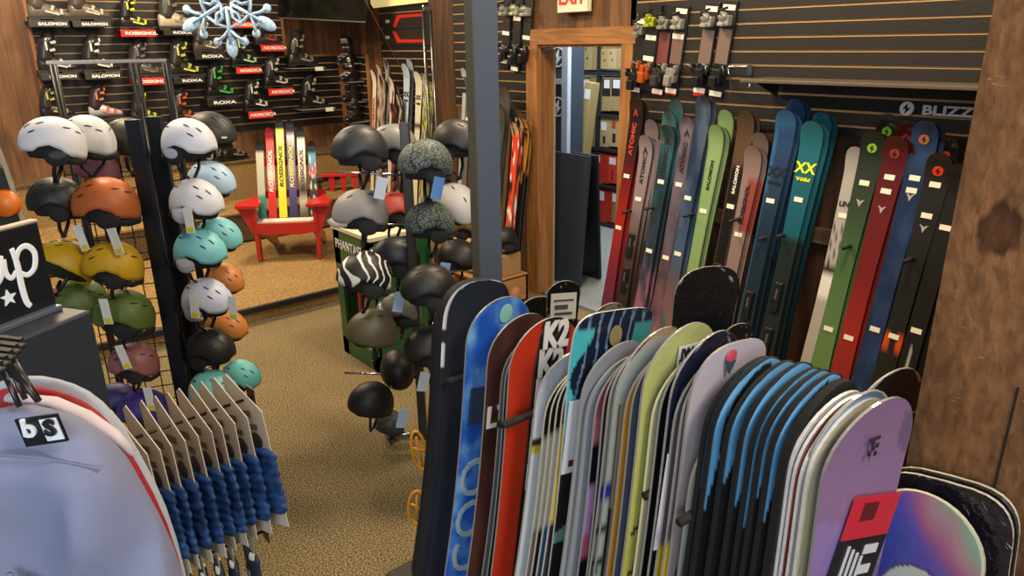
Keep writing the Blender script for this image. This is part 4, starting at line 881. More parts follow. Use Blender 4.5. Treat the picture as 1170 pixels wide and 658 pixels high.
skis = [
 ('red and black ski with an A-shaped mark, leftmost beside the doorway', 731, 112, BK, G((0, '1b1314'), (.3, '231214'), (.55, '6e1814'), (.85, '9c261e'), (1.1, '7d2430'), (1.4, '5d2a44')), dict(text='ATOMIC', tc='b83a2a', tp=.27, ts=.045, tags=(.52, .88), plate=(), twin='partner of the leftmost red and black ski')),
 ('grey-mauve ski set back between the red ski and the front mauve one', 749, 137, BK, G((0, '6d6268'), (.5, '7a6c70'), (1, '4b3f3f'), (1.5, '5a4a48')), dict(tags=(.9,))),
 ('grey-mauve ski in front, second pair from the doorway', 742, 155, FR, G((0, '8a7d80'), (.45, '85767a'), (.8, '4a3c38'), (1.2, '2d2422'), (1.6, '6a4a58')), dict(text='ATOMIC', tc='2b2427', tp=.22, ts=.04, tags=(.42, .72, 1.02), plate=(.74, .98), twin='dark partner close behind the front grey-mauve ski')),
 ('mauve ski just right of the front grey-mauve pair', 761, 160, FR+.02, G((0, '7f7178'), (.4, '6f6266'), (.8, '3a3032'), (1.6, '5b4650')), dict(tags=(.46, .72), plate=(.75, 1.0))),
 ('dark teal ski set furthest back, left of the navy ski', 777, 114, BK, marble('35585c', '1f3438', 7, 2), dict(tags=(.5,))),
 ('teal ski peeking up behind the front teal and pink ski', 769, 128, BK-.02, marble('3f6a6c', '21393c', 7, 3), dict()),
 ('teal ski fading to pink with dark lettering, in front', 767, 143, FR, marble('34585e', '1c3038', 8, 4, G((0, '365c60'), (.4, '264a5c'), (.8, '2e3a50'), (1.0, '7a5570'), (1.3, 'a0617a'), (1.6, '8c5a5c'))), dict(text='ATOMIC', tc='1a2226', tp=.24, ts=.042, tags=(.36, .82), twin='dark partner behind the teal and pink ski')),
 ('mauve marbled ski right of the teal and pink one', 790, 134, FR+.03, marble('7d6a76', '4a3e48', 8, 5, G((0, '7c6c78'), (.7, '5e5668'), (1.2, '7a5560'), (1.6, '9a6f66'))), dict(text='ATOMIC', tc='2b2327', tp=.25, ts=.04, tags=(.42, .90), twin='dark partner behind the mauve marbled ski')),
 ('dark navy marbled ski left of the green skis', 808, 110, FR+.02, marble('27334a', '46586e', 7, 6, G((0, '1c2434'), (.5, '22304a'), (.9, '35547a'), (1.2, '6a5058'), (1.6, '91685a'))), dict(tags=(.62, .98), twin='dark partner behind the navy marbled ski')),
 ('pale green ski at the back of the green pair', 834, 126, BK, solid('7b9a62', '5f7a4c'), dict(text='SALOMON', tc='232a20', tp=.27, ts=.030, tags=(1.2,))),
 ('pale green ski in front with dark lettering', 823, 143, FR, solid('829f68', '55704a'), dict(text='SALOMON', tc='232a20', tp=.30, ts=.030, tags=(.52, 1.12), twin='partner behind the front pale green ski')),
 ('dark brown ski with white lettering on a black block', 857, 127, BK-.01, lambda u, d, e, h: '15140f' if .3 < d < 1.0 and abs(u) < .7 else '54402e', dict(text='SALOMON', tc='e0ddd2', tp=.40, ts=.028, tags=(.56, .95), plate=(1.0, 1.25), twin='partner behind the dark brown ski')),
 ('dusty mauve ski set back behind the front mauve one with red lettering', 873, 152, BK, solid('6f5d58'), dict()),
 ('dusty mauve ski with a red and black lettered patch, in front', 865, 167, FR, lambda u, d, e, h: '8a4038' if .2 < d < .48 and u > -.1 else '86716c', dict(text='ROSSIGNOL', tc='1d1918', tp=.34, ts=.034, tags=(.52, .78, 1.15), plate=(.9, 1.14), twin='partner behind the front dusty mauve ski')),
 ('deep blue ski standing back above its matching neighbour', 914, 114, BK, G((0, '1d3e66'), (1, '1b3048')), dict(twin='partner behind the rear deep blue ski')),
 ('deep blue ski with dark double-V mark and pale edge', 903, 126, FR, lambda u, d, e, h: '2a5c86' if u < -.6 or d < .12 else mixc('24436f', '1a2c3a', d*1.2), dict(text='XX', tc='0f161d', tp=.34, ts=.075, tags=(.5,), plate=(1.12,), w=.125, twin='partner behind the front deep blue ski')),
 ('teal ski standing back behind the one with yellow mark', 944, 129, BK, G((0, '175a68'), (1, '14323a')), dict(twin='partner behind the rear teal ski')),
 ('bright teal ski with a neon yellow mark and white lettering', 933, 139, FR, lambda u, d, e, h: mixc('1f6472', '185a69', d*2) if d < .62 else ('1d2a28' if d < 1.42 else '1f6a72'), dict(text='XX', tc='e2e81c', tp=.25, ts=.08, tags=(.42,), plate=(.98, 1.25), w=.13, twin='partner behind the bright teal ski')),
 ('white and grey ski lettered in black, standing alone', 983, 168, FR+.03, lambda u, d, e, h: ('23231f' if (.42 < d < .62 and abs((d*9+u*1.2) % 1) < .22) or (.62 < d < .67) else ('e2e1dc' if .66 < d < .8 else ('d0a03a' if .80 < d < .815 else 'a9a5a0'))), dict(text='LINE', tc='22221f', tp=.30, ts=.036, w=.105, tags=(.36,))),
 ('dark green-black ski with round green mark, standing back', 1020, 131, BK, G((0, '1b211b'), (.3, '24301f'), (.6, '3d602f'), (1.5, '4f773e')), dict(mark='86b83c')),
 ('black ski fading to green with a round green mark, in front', 1003, 150, FR, G((0, '191d19'), (.22, '2a352a'), (.42, '34462e'), (.6, '43613a'), (1, '5a7c4a'), (1.5, '6a8654')), dict(mark='86b83c', tags=(.26, 1.05), w=.125, twin='partner behind the front green Y-marked ski'.replace('Y-marked ', ''))),
 ('dark red ski with round mark, standing back between green and blue', 1042, 139, BK, solid('4a1414'), dict(mark='8e3128')),
 ('deep red ski with round mark and white horned emblem', 1029, 156, FR, G((0, '451415'), (.3, '5e1a1a'), (.7, '74211f'), (1, '9a2822'), (1.4, '8a2e26')), dict(mark='8e3a2e', tags=(.2, .27, 1.05), w=.125, twin='partner behind the front deep red ski')),
 ('navy blue ski with copper round mark, tallest of the right-hand group', 1063, 139, FR+.02, marble('1f2f50', '2b4168', 7, 8), dict(mark='b56a50', tags=(.27, .33, 1.05), w=.125, twin='partner behind the tall navy blue ski')),
 ('black ski with red round mark set back behind the orange-lined one', 1087, 158, BK, solid('1a1816'), dict(mark='d1321e')),
 ('black ski with bright red round mark and orange flashes', 1079, 175, FR, lambda u, d, e, h: ('c9501e' if (.92 < d < 1.0 and abs(u) > .2) or (.36 < d < .37) or u > .82 and d > .55 else '23221f'), dict(mark='e03a22', tags=(.15, .3, .92, 1.5), w=.12, twin='orange-edged partner of the black ski with red round mark')),
 ('black ski half hidden by the big timber post', 1101, 188, FR, lambda u, d, e, h: 'b8b8b0' if .9 < d < 1.1 and abs(u) < .1 else '201f1d', dict(tags=(.3, .82, 1.35), w=.11, twin='partner of the ski half hidden by the timber post')),
]
for s_ in skis: 
    kw = dict(s_[5]); ski(s_[0], s_[1], s_[2], s_[3], s_[4], **kw)
# second letters on the teal ski
# demo skis with bindings hung high on the slots
def hung(lab, px, py0, py1, X, mid, w=.10, heel='9a968e', toe='1c1c1e', tags=((.1), (.9)), redend=False, Yslant=0):
    a, b = at(px, py0, X=X), at(px, py1, X=X); L = a.z-b.z
    r = thing('demo_ski', lab, 'ski', TR((X+.025, a.y+.02, b.z), -pi/2, rad(6)))
    mb = MB().box((0, 0, L/2), (w, .014, L), bev=.003); mb.build('ski_body', M('191819', .35, coat=.3), r, None, I)
    MB().box((0, -.009, L*.53), (w*.86, .004, L*.36)).build('sole_plate', M(mid, .4), r, None, I)
    # heel piece on top, toe piece below
    hm = M(heel, .3, .3)
    MB().box((0, -.03, L*.80), (w*.7, .05, .06), bev=.008).ell((-.008, -.055, L*.84), (.032, .025, .026), None, 12, 8).box((0, -.055, L*.76), (w*.4, .06, .02), bev=.004).build('heel_piece', [hm], r, None, I)
    MB().tube([(-.035, -.06, L*.84), (0, -.11, L*.90), (.03, -.07, L*.93)], .007, 6).build('heel_lever', BLK, r, None, I)
    tm = M(toe, .35, .2)
    MB().box((0, -.03, L*.22), (w*.8, .05, .09), bev=.01).box((0, -.06, L*.16), (w*.5, .04, .07), bev=.01).box((-.045, -.05, L*.3), (.02, .035, .05), bev=.004).box((.045, -.05, L*.3), (.02, .035, .05), bev=.004).build('toe_piece', tm, r, None, I)
    for s in (-1, 1): MB().tube([(s*.02, -.04, L*.28), (s*w*.75, -.09, L*.34), (s*w*.8, -.08, L*.25)], .005, 6).build('brake_arm', STEEL, r, None, I)
    for t in tags: MB().box((0, -.013, L*t), (w*.85, .003, .03)).build('price_tag', TAG, r, None, I)
    if redend: MB().box((0, -.012, L*.03), (w*.8, .004, .04)).build('red_tip_print', M('b52a2a', .4), r, None, I)
    return r
HX = RWX-.05
hung('hung demo ski at the far left with silver binding, cut by the door trim', 729, 14, 112, HX, '1a1a1a', heel='8d8a86')
hung('hung demo ski with yellow, green and orange binding parts', 742, 4, 104, HX-.02, '1c1b1a', heel='a8b02a', toe='b0501e', tags=(.62, .38))
hung('hung demo ski with burgundy mid-section', 757, 6, 108, HX, '6f3b38', heel='8f8c86', toe='3c3b3b', tags=(.03,), redend=True)
hung('hung demo ski with silver binding and brown mid-section, fourth from the left', 773, 6, 108, HX, '6e5650', heel='aaa69c', toe='8f8c84', tags=(.94, .66, .04), redend=True)
hung('hung demo ski with white heel piece, left one of the right-hand pair', 807, 2, 110, HX, '736058', heel='a5a19a', tags=(.93, .06), redend=True)
hung('hung demo ski with white heel piece, right one of the right-hand pair', 827, 0, 111, HX, '736058', heel='a5a19a', tags=(.93, .03))
hung('hung demo ski with grey binding beside the steel column', 575, -4, 78, HX, '232323', heel='9c9a90', toe='2c2b2a', tags=(.5, .1))
hung('hung demo ski with pale green binding on the small slotted wall', 587, -6, 82, HX-.01, '1c1c1b', heel='b9bf9c', toe='232322', tags=(.7, .04))
hung('hung demo ski nearest the door trim on the small slotted wall', 599, -4, 80, HX, '1f1f1e', heel='aaa79e', toe='1b1b1b', tags=(.45,))
# skis standing along the side wall beyond the timber post
def wski(lab, px, py, col, X=4.05, w=.10, **k): return ski(lab, px, py, X, col if callable(col) else solid(col, '2b2b2b', .004), w=w, base=.13, lean=-6, side=1, **k)
def barcode(c1, c2, n=9): return lambda u, d, e, h: c2 if (noise.noise(Vector((u*1.5, d*n, len(c1)+ord(c1[0])))) > .12) else c1
wski('cream ski with red lettering, leftmost of the side wall row', 429, 80, 'd8cdb8', text='ROSSIGNOL', tc='b02c28', tp=.45, ts=.05)
wski('tan and grey youth ski second in the side wall row', 435, 74, barcode('b7a58c', '4a4038'))
wski('patterned youth ski with dark tip, third in the side wall row', 439, 86, barcode('9a8a78', '332b28'), X=4.0)
wski('grey-tipped ski standing highest among the youth skis', 444, 67, barcode('8b8a86', '3a3635'))
wski('black and white patterned youth ski below the highest grey tip', 449, 88, barcode('c9bda8', '2a2524'), X=4.0)
wski('dark round-tipped youth ski left of the pale blue ski', 455, 96, barcode('3a3432', '8e8374'))
wski('black ski with red fleck near the pale blue ski', 452, 118, barcode('2a2422', '9a3a2c'), X=3.95)
wski('short dark ski in front of the youth skis', 459, 108, barcode('312b29', 'b3a48c'), X=3.98)
wski('pale blue ski rising behind the blue-white marked one', 471, 67, '8fa3ad', X=4.1, w=.12)
wski('pale blue-white ski with dark diamond mark', 466, 73, G((0, '9fb2bd'), (.5, 'b8c9d0'), (.7, '2c2a2c'), (1.5, '3a3a3c')), w=.125, text='XX', tc='1c2126', tp=.3, ts=.07)
wski('cream ski with a dark mark, right of the pale blue-white one', 480, 82, lambda u, d, e, h: '222' + '222' if .5 < d < .53 else 'cfcab2', w=.125, text='XX', tc='2a2a26', tp=.25, ts=.06)
wski('pale ski with green camouflage right side, by the chrome pole', 488, 84, blotch(solid('9aa59a'), '39402c', 30, .1, 4, 'b8b23a'), w=.12)
wski('thin camouflage ski half behind the chrome pole', 494, 92, blotch(solid('4a5038'), 'a7a548', 30, .1, 5), w=.11)
wski('pale grey-blue ski seen between timber post and steel column', 534, 78, 'a9b2b8', X=3.9)
wski('dark grey ski with cream tag just left of the steel column', 538, 88, '5a5b5c', X=3.8, tags=(.35,))
def rski(lab, px, py, col, X=3.75, w=.11, **k): return ski(lab, px, py, X, col if callable(col) else solid(col, '55565a', .004), w=w, base=.02, lean=-6, side=2, **k)
rski('dark grey-brown ski directly right of the steel column', 570, 93, '403c38')
rski('charcoal ski with pale outline right of the steel column', 580, 99, marble('3a3f3d', '565c58', 9, 9), w=.125, tags=(1.05,))
rski('second charcoal ski, lower, against the steel column', 574, 118, marble('3a3f3d', '50554f', 9, 10), w=.12, X=3.68)
rski('dark ski with round tip above the red race skis', 591, 124, '3d3835', X=3.8)
race = lambda s: (lambda u, d, e, h: ('e8e0d6' if noise.noise(Vector((u, d*9, s))) > .28 else ('1d1a1a' if noise.noise(Vector((u+9, d*7, s))) > .22 else ('d8432c' if d > .08 else 'c8a070'))))
rski('red, white and black race ski, left of the race group', 592, 140, race(1), X=3.7, w=.09)
rski('red and orange race ski in the middle of the race group', 597, 134, race(2.5), X=3.76, w=.09)
rski('orange-tipped race ski with black base, by the door trim', 603, 136, lambda u, d, e, h: 'd0882c' if d < .5 and noise.noise(Vector((u, d*14, 4))) > -.1 else '1e1c1b', X=3.78, w=.09)
rski('orange and black race ski nearest the door trim', 606, 146, lambda u, d, e, h: 'c07a2a' if d < .45 and noise.noise(Vector((u, d*14, 6))) > 0 else '201d1c', X=3.8, w=.08)
# two short skis hung flat high on the side wall
for i, (py, up, lab) in enumerate(((27, 1, 'black junior ski with red angular stripe, upper of the two hung flat'), (45, -1, 'black junior ski with red angular stripe, lower of the two hung flat'))):
    a, b = at(434, py-2, X=LWX-.03), at(500, py, X=LWX-.03); W2 = abs(a.y-b.y)
    r = thing('flat_hung_ski', lab, 'ski', (LWX-.025, (a.y+b.y)/2, a.z))
    n = 10; h_ = .078; pl = [(-W2/2+.1, h_)]+[(-W2/2+.1-.1*math.sin(pi*k/n), h_*math.cos(pi*k/n)) for k in range(1, n)]+[(-W2/2+.1, -h_), (W2/2, -h_), (W2/2, h_)]
    MB().prism(pl, -.006, .006).build('ski_body', M('2b2420', .4, coat=.2), r, None, Matrix.Rotation(-pi/2, 4, 'Z'))
    s = up; st = [(-W2*.26, -s*.06), (-W2*.20, -s*.06), (-W2*.12, s*.025), (W2*.3, s*.03), (W2*.3, s*.055), (-W2*.17, s*.055)]
    MB().prism(st, -.009, -.006).build('red_stripe', M('c92a22', .4), r, None, Matrix.Rotation(-pi/2, 4, 'Z'))
    MB().box((-W2*.35, -.008, 0), (W2*.07, .003, .03)).build('white_print', WHITE, r, None, Matrix.Rotation(-pi/2, 4, 'Z'))
a, b = at(431, 6, X=LWX-.05), at(496, 2, X=LWX-.05)
o = tag(MB().prism([(-.75, 0), (-.7, -.045), (.75, -.03), (.75, .3), (-.75, .3)], -.01, .01).build('glowing_wall_sign', M('e8d48a', .5, var=.2, vsn=14, emit=.6), None, TR((LWX-.06, (a.y+b.y)/2-.1, a.z+.02), -pi/2)), 'pale yellow lit sign with rounded corners at the top of the side wall', 'sign')
a, b = at(414, -6, d=5.6), at(466, 92, X=LWX-.1)
tag(MB().tube([a, b], .0025, 5).build('hanging_wire', M('8b8070', .4, .6)), 'thin wire running diagonally in front of the side wall skis', 'wire')
# ================================================================== SNOWBOARD RACK
RK = thing('snowboard_rack', 'long low snowboard rack with black rubber pegs in the foreground', 'display rack', (1.45, 1.28, 0))
MB().box((0, 0, .04), (.75, 1.66, .06), bev=.01).build('base_tray', M('2a2520', .6), RK, None, I)
for yy in (-.60, .60):
    MB().box((.2, yy, .5), (.05, .05, .92), bev=.005).build('upright', BLKM, RK, None, I)
MB().box((.2, 0, .93), (.04, 1.24, .05), bev=.005).build('top_rail', BLKM, RK, None, I)
for (px, py, Y) in ((512, 436, 1.765), (570, 485, 1.535), (737, 567, .944), (776, 597, .812), (574, 486, 1.43)):
    p = at(px, py, Y=Y)
    MB().tube([(p.x-1.45, p.y-1.28, p.z), (.2, p.y-1.28, p.z-.02), (.2, p.y-1.28, .93)], .0115, 10).build('rubber_peg', RUBBER, RK, None, I)
SN = 'snowboard'
def sb(lab, px, py, paint, w=.275, ry=7, yaw=0, rx=0, X=1.37, Yz=None, t=.0065, side='8f8c86', blunt=2, nose=None, wrap=0, dx=0, **k):
    if not Yz: k.setdefault('step', .012); k.setdefault('cols', 30)
    T = Vector((X, Yz[0], Yz[1])) if Yz else at(px, py, X=X)
    T.x += dx
    return board(k.pop('nm', SN), lab, k.pop('cat', 'snowboard'), T, w, yaw=rad(yaw), ry=rad(ry), rx=rad(rx), t=t, paint=paint, side=side, blunt=blunt, nose=nose, gm=mat_graphic(k.pop('rough', .3), k.pop('coat', .3), wrap), bend=k.pop('bend', .02), sc=k.pop('sc', .14), cols=k.pop('cols', 14), step=k.pop('step', .025), **k)
def bagp(u, d, e, h): return 'd6d8dc' if (e < .013 and u < .5 and d < .16) or (e < .010 and u < 0 and .21 < d < .29) else ('0d121d' if .016 < e < .020 else '151d2d')
sb('padded black board bag standing behind the left-most bag', 0, 0, solid('10131c', '20242e', .01), Yz=(1.895, 1.25), t=.03, w=.29, rough=.8, coat=0, side='0e1119', nm='board_bag', cat='board bag', blunt=2.6, ry=9, dx=.02)
o, L_ = sb('navy-black padded board bag with pale piping, leftmost in the rack', 545, 317, bagp, w=.285, t=.035, rough=.75, coat=0, side='0f131e', nm='board_bag', cat='board bag', blunt=2.8, ry=9, wrap=.15)
def bluep(u, d, e, h):
    v = noise.fractal(Vector((u*1.4, d*8, 3)), 1, 2, 4); c = mixc('2458b8', '7fb6e6', v*1.1+.35)
    return c
o, L_ = sb('blue tie-dye snowboard with a round mint sticker near its tip', 575, 337, bluep, ry=9)
n = 22; MB().prism([(.026*math.cos(2*pi*i/n), .033*math.sin(2*pi*i/n)) for i in range(n)], -.001, .001).build('round_sticker', M('8fc9bd', .5), o, None, Matrix.Translation((.0, -.024, L_-.055)) @ Matrix.Rotation(rad(8), 4, 'X'))
letters('COO', .19, M('93aab4', .4), o, (-.035, -.0065, L_-.78), vert=True, sx=1.0, bold=.0)
MB().box((-.055, -.008, L_-.37), (.09, .003, .13)).build('paper_label', M('2a3852', .5), o, None, I)
def brownp(u, d, e, h):
    c = mixc('54332c', '3f2521', noise.noise(Vector((u*2, d*6, 9)))+.5)
    if .5 < d and abs(u-.05+.25*math.sin(d*40)) < .35: c = '6a1722'
    return c
o, L_ = sb('dark brown wood-look snowboard with large pale letters', 600, 356, brownp, ry=9)
letters('LTS', .10, M('cfc8bf', .45), o, (-.05, -.0065, L_-.34), vert=False, sx=.9, bold=.03)
letters('W', .14, M('cfc8bf', .45), o, (-.05, -.0075, L_-.98), vert=False, sx=.9)
sb('slate snowboard, first of the thin edges left of the red board', 0, 0, solid('5b626a'), Yz=(1.545, 1.20), ry=9, dx=.02)
sb('dark grey snowboard, second of the thin edges left of the red board', 0, 0, solid('2c2b2e'), Yz=(1.522, 1.21), ry=8.5, dx=.015)
sb('brown-red snowboard directly behind the bright red one', 0, 0, solid('6a2a24'), Yz=(1.500, 1.24), ry=8, dx=.01)
def redp(u, d, e, h): return '1d1b1c' if -.28 < u < .60 else 'c2371f'
o, L_ = sb('bright red snowboard with black stripe and white block letters', 627, 360, redp, w=.285, ry=8, sc=.12)
for k in range(6): letters('K2', .118, M('d9d6cf', .4), o, (.022, -.009-.02*max(0, (.2-(.055+.095*k))/.2)**2, L_-.06-.095*k), sx=.78, bold=.05)
def whitep(u, d, e, h):
    if .27 < d < .31: return '38332a' if d < .29 else 'c9b23a'
    if .5 < d and abs(u+.1) < .35 and math.sin(d*38) > .6: return '3a1a26'
    return mixc('c9ccd0', 'dfe3ea', d)
o, L_ = sb('white snowboard in clear wrap right of the red one', 657, 397, whitep, ry=10, wrap=.25)
for i, (y, z, c, lb) in enumerate(((1.325, 1.17, '8d8a80', 'khaki-edged snowboard, first of four thin ones right of the white board'), (1.30, 1.19, '2a2a2b', 'black snowboard with yellow slip, second of four thin ones after the white board'), (1.275, 1.215, '33628c', 'snowboard showing black tip and blue lower edge, third of the thin ones'), (1.25, 1.24, '262422', 'black snowboard with yellow slip right behind the teal-marked one'))):
    def pp_(u, d, e, h, c=c, i=i):
        if d < .22: return '1f1e1d'
        if d < .52: return 'c8c3ae' if i != 3 else 'd2b93a'
        return c
    sb(lb, 0, 0, pp_, Yz=(y, z), ry=10, wrap=.2, side='b9b3a2')
def tealp(u, d, e, h):
    if u < -.72+.2*math.sin(d*25) and .05 < d < .36: return '47b3b8'
    if u > .6-.1*math.sin(d*20) and .05 < d < .2: return '3f8f8c'
    if d < .40:
        v = u*3.6+1.6*noise.noise(Vector((u*1.0, d*9, 3)))*(d+.12)
        if abs((v % 1)-.5) < .085: return '6f8da8'
        return '1a2133'
    if d > .62 and noise.noise(Vector((u*1.3, d*14, 1))) > .34: return '5d8a78'
    return '221f1d'
o, L_ = sb('square-tipped navy snowboard with teal feathers and a gold seal', 702, 351, tealp, step=.006, cols=56, w=.285, blunt=4.2, nose=.10, ry=7, yaw=-6, wrap=.05, side='b9bcc4')
MB().prism([(.022*math.cos(2*pi*i/n), .03*math.sin(2*pi*i/n)) for i in range(n)], -.001, .001).build('gold_seal', M('8a7a4c', .5), o, None, Matrix.Translation((.0, -.020, L_-.075)))
MB().box((-.075, -.011, L_-.36), (.11, .003, .22)).mat(1).box((-.085, -.013, L_-.44), (.05, .002, .02)).mat(2).box((-.085, -.013, L_-.36), (.02, .002, .03)).build('paper_label', [M('c9cbd2', .5), M('6b1f2a', .5), M('a99a3a', .5)], o, None, I)
o, L_ = sb('silver-grey snowboard in front of the teal-feathered one', 0, 0, G((0, '8e9094'), (.5, 'a3a9b2'), (1.2, 'b4bfd2')), Yz=(1.185, 1.285), ry=9, wrap=.15)
sb('pale grey snowboard just behind the pink floral board', 0, 0, solid('9aa0a8'), Yz=(1.165, 1.25), ry=9)
def floral(u, d, e, h):
    v = noise.noise(Vector((u*1.6, d*8.5, 22)))
    base = '14171f'
    if v > -.02: return 'b0607a' if d < .3 else ('b78ac2' if d < .52 else ('b8587e' if d < .7 else 'b04a44'))
    if d < .16: return '9a4a58'
    return base
o, L_ = sb('black snowboard with pink, lilac and red floral shapes', 0, 0, floral, Yz=(1.135, 1.265), ry=8)
sb('dark maroon snowboard edge right of the floral one', 0, 0, solid('3c2024'), Yz=(1.108, 1.30), ry=7)
for i, (y, z, c, lb) in enumerate(((1.088, 1.32, '8f948c', 'grey-green snowboard, left one of the two with blue marks'), (1.07, 1.335, 'a9b2aa', 'pale grey-green snowboard, right one of the two with blue marks'))):
    def gp(u, d, e, h, c=c):
        if .38 < d < .44 and u < -.2: return '2b3a9a'
        if d > .5 and u < .2 and math.sin(d*60+u*6) > .55: return '2c2f2c'
        return c
    sb(lb, 0, 0, gp, Yz=(y, z), ry=8)
sb('peach-tan snowboard with black rim, above the orange edge', 755, 371, solid('b29a7c', '231d1b', .008), ry=7, X=1.385)
sb('orange snowboard showing a thin bright strip', 0, 0, solid('d08a22'), Yz=(1.035, 1.315), ry=7.5)
sb('slate blue snowboard showing a thin strip beside the orange one', 0, 0, G((0, '4f5c68'), (.6, '5a6272'), (1.2, '6a6f92')), Yz=(1.015, 1.34), ry=7)
def yelp(u, d, e, h):
    if d > .5 and abs((d*7.5+u*.9) % 1-.5) < .06 and abs(u) < .8: return '2e2d22'
    if d > .5 and abs((d*7.5+u*.9) % 1-.5) < .2 and abs(u) < .62: return '9a9a72'
    return mixc('b8bf7c', 'c3bf58', d*1.5)
o, L_ = sb('yellow-green snowboard in wrap with a white sticker and big outlined letters', 785, 366, yelp, w=.29, ry=7, wrap=.2, rough=.22)
MB().box((.0, -.020, L_-.085), (.085, .003, .06), Matrix.Identity(4)).build('white_sticker', M('d5d6d2', .4), o, None, Matrix.Rotation(0, 4, 'Z'))
letters('JWD', .034, M('23232a', .5), o, (.0, -.0235, L_-.075), sx=1.1)
sb('cream-edged snowboard between the yellow-green and glitter boards', 0, 0, solid('c9c19c'), Yz=(.952, 1.33), ry=7, side='d8cfa0')
sb('black snowboard right behind the glitter navy one', 0, 0, solid('141416'), Yz=(.930, 1.36), ry=7)
GLT = None
def navp(u, d, e, h):
    v = noise.noise(Vector((u*30, d*220, 4)))
    return 'a9b2c4' if v > .55 and d < .35 else ('1b2136' if d < .25 else '17171b')
o, L_ = sb('midnight navy snowboard in crinkled wrap with a white label', 815, 375, navp, ry=7, wrap=.6, step=.012, cols=24, rough=.2)
MB().box((-.09, -.011, L_-.42), (.07, .003, .26)).mat(1).box((-.09, -.013, L_-.52), (.04, .002, .03)).build('paper_label', [M('c9cbd0', .5), M('5c2a22', .5)], o, None, I)
for i, (y, z, lb) in enumerate(((.888, 1.35, 'mauve-grey snowboard with yellow lower part, first behind the pale pink one'), (.868, 1.37, 'mauve-grey snowboard with yellow lower part, directly behind the pale pink one'))):
    sb(lb, 0, 0, (lambda u, d, e, h: 'd9b61c' if .5 < d < .72 else '6a5f66'), Yz=(y, z), ry=7)
def pinkp(u, d, e, h):
    if d > .66 and u < -.1 and .66 < d < .74: return 'a9a04a'
    if d > .55 and noise.noise(Vector((u*2.5, d*22, 6))) > .38: return '2a2b3a'
    return mixc('c3bac6', 'a99a98', d*2.2) if d < .6 else '8f8e92'
o, L_ = sb('pale pink-lilac blunt snowboard with a small red and teal cone mark', 838, 386, pinkp, ry=6, blunt=3, yaw=-3, rough=.35)
MB().ell((0, 0, .008), (.02, .003, .016), None, 12, 8).mat(1).prism([(-.018, -.004), (.018, -.004), (0, -.035)], -.002, .002).build('cone_mark', [M('c0485a', .5), M('2f4a52', .5)], o, None, Matrix.Translation((-.03, -.023, L_-.04)))
sb('pale green-white snowboard sliver left of the black sleeves', 0, 0, solid('b2b9ab'), Yz=(.822, 1.22), ry=7, dx=-.015)
# black sleeves with blue trim
sleeves = ((.802, 1.372, 'first'), (.786, 1.376, 'second'), (.748, 1.380, 'third'), (.714, 1.388, 'fourth'), (.688, 1.384, 'fifth'), (.668, 1.386, 'sixth'), (.646, 1.386, 'seventh'))
for i, (y, z, w_) in enumerate(sleeves):
    def sp(u, d, e, h, i=i):
        wd = (.045, .036, .085, .080, .065, .055, .050)[i]*min(1, max(0, (.33+.05*math.sin(i*2.1)-d)/.14))
        if .010 < e < .010+wd and u < .6: return '74c2fa'
        return '08080a'
    sb('black board sleeve with bright blue trim, %s from the left' % w_, 0, 0, sp, Yz=(y, z), w=.29, t=.009, ry=7-.25*i, rough=.95, coat=0, side='060607', nm='board_sleeve', cat='board sleeve', wrap=.12, bend=.03, step=.012, cols=36, group='black board sleeves with blue trim')
sb('plain black board sleeve at the right end of the blue-trimmed ones', 0, 0, solid('08080a'), Yz=(.614, 1.378), w=.295, t=.018, ry=5, rough=.95, coat=0, side='060607', nm='board_sleeve', cat='board sleeve', wrap=.15)
# right-hand slivers
for i, (y, z, c, lb) in enumerate(((.600, 1.345, '7d7876', 'grey snowboard in wrap, first edge right of the black sleeves'), (.590, 1.365, 'c9c7cc', 'white snowboard with soft pink tip right of the black sleeves'), (.578, 1.36, '7a3a38', 'dark red snowboard edge in the right-hand group'), (.566, 1.355, '6f7076', 'slate snowboard edge in the right-hand group'), (.554, 1.36, 'c9c19a', 'cream-edged snowboard edge in the right-hand group'))):
    sb(lb, 0, 0, G((0, mixc(c, 'd9c6c0', .5)), (.25, c), (1, c)), Yz=(y, z), ry=3.5-.4*i, yaw=-6, wrap=.25, side='d5d2cc', t=.007, dx=-.01+.002*i)
sb('denim blue snowboard with cream rim behind the purple one', 980, 443, lambda u, d, e, h: 'd0c39a' if e < .006 else ('5b7898' if d < .2 else '1e2430'), ry=2, yaw=-8, X=1.37, wrap=.1)
def purp(u, d, e, h):
    x, z = u*.14, d
    if (x+.12)**2+(z-.36)**2 < .10**2 and z > .2: c = '8f78b0'
    elif (x+.13)**2+(z-.56)**2 < .13**2: c = 'a9a4c2'
    else: c = mixc('86698f', '9479a2', z*1.5)
    if noise.noise(Vector((x*9, z*5, 2))) > .3 and x > .02: c = mixc(c, '4a4a66', .5)
    return c
o, L_ = sb('purple snowboard in clear wrap with red and black label, front right', 1003, 451, purp, w=.285, ry=1.5, yaw=-10, wrap=.12, rough=.2, coat=.6)
m2 = MB().box((0, 0, .02), (.17, .003, .10)).mat(1).box((0, 0, -.16), (.17, .003, .26))
for k in range(4): m2.mat(2).box((-.05+.02*k, -.003, -.09-.01*k), (.008, .002, .09))
for k in range(4): m2.mat(2).box((.035+.0*k, -.003, -.06-.05*k), (.05-.008*k, .002, .022))
m2.mat(3).box((-.02, -.003, .035), (.05, .002, .04))
lb_ = m2.build('swing_label', [M('c4283a', .4), M('17191f', .4), M('cfcfd2', .5), M('5a1420', .5)], o, None, Matrix.Translation((.035, -.012, L_-.31)) @ Matrix.Rotation(rad(14), 4, 'Y'))
m2 = MB()
for (x, z) in ((0, 0), (.012, .004), (-.01, -.01), (.01, -.014), (-.004, .012)): m2.box((x, 0, z), (.009, .002, .009))
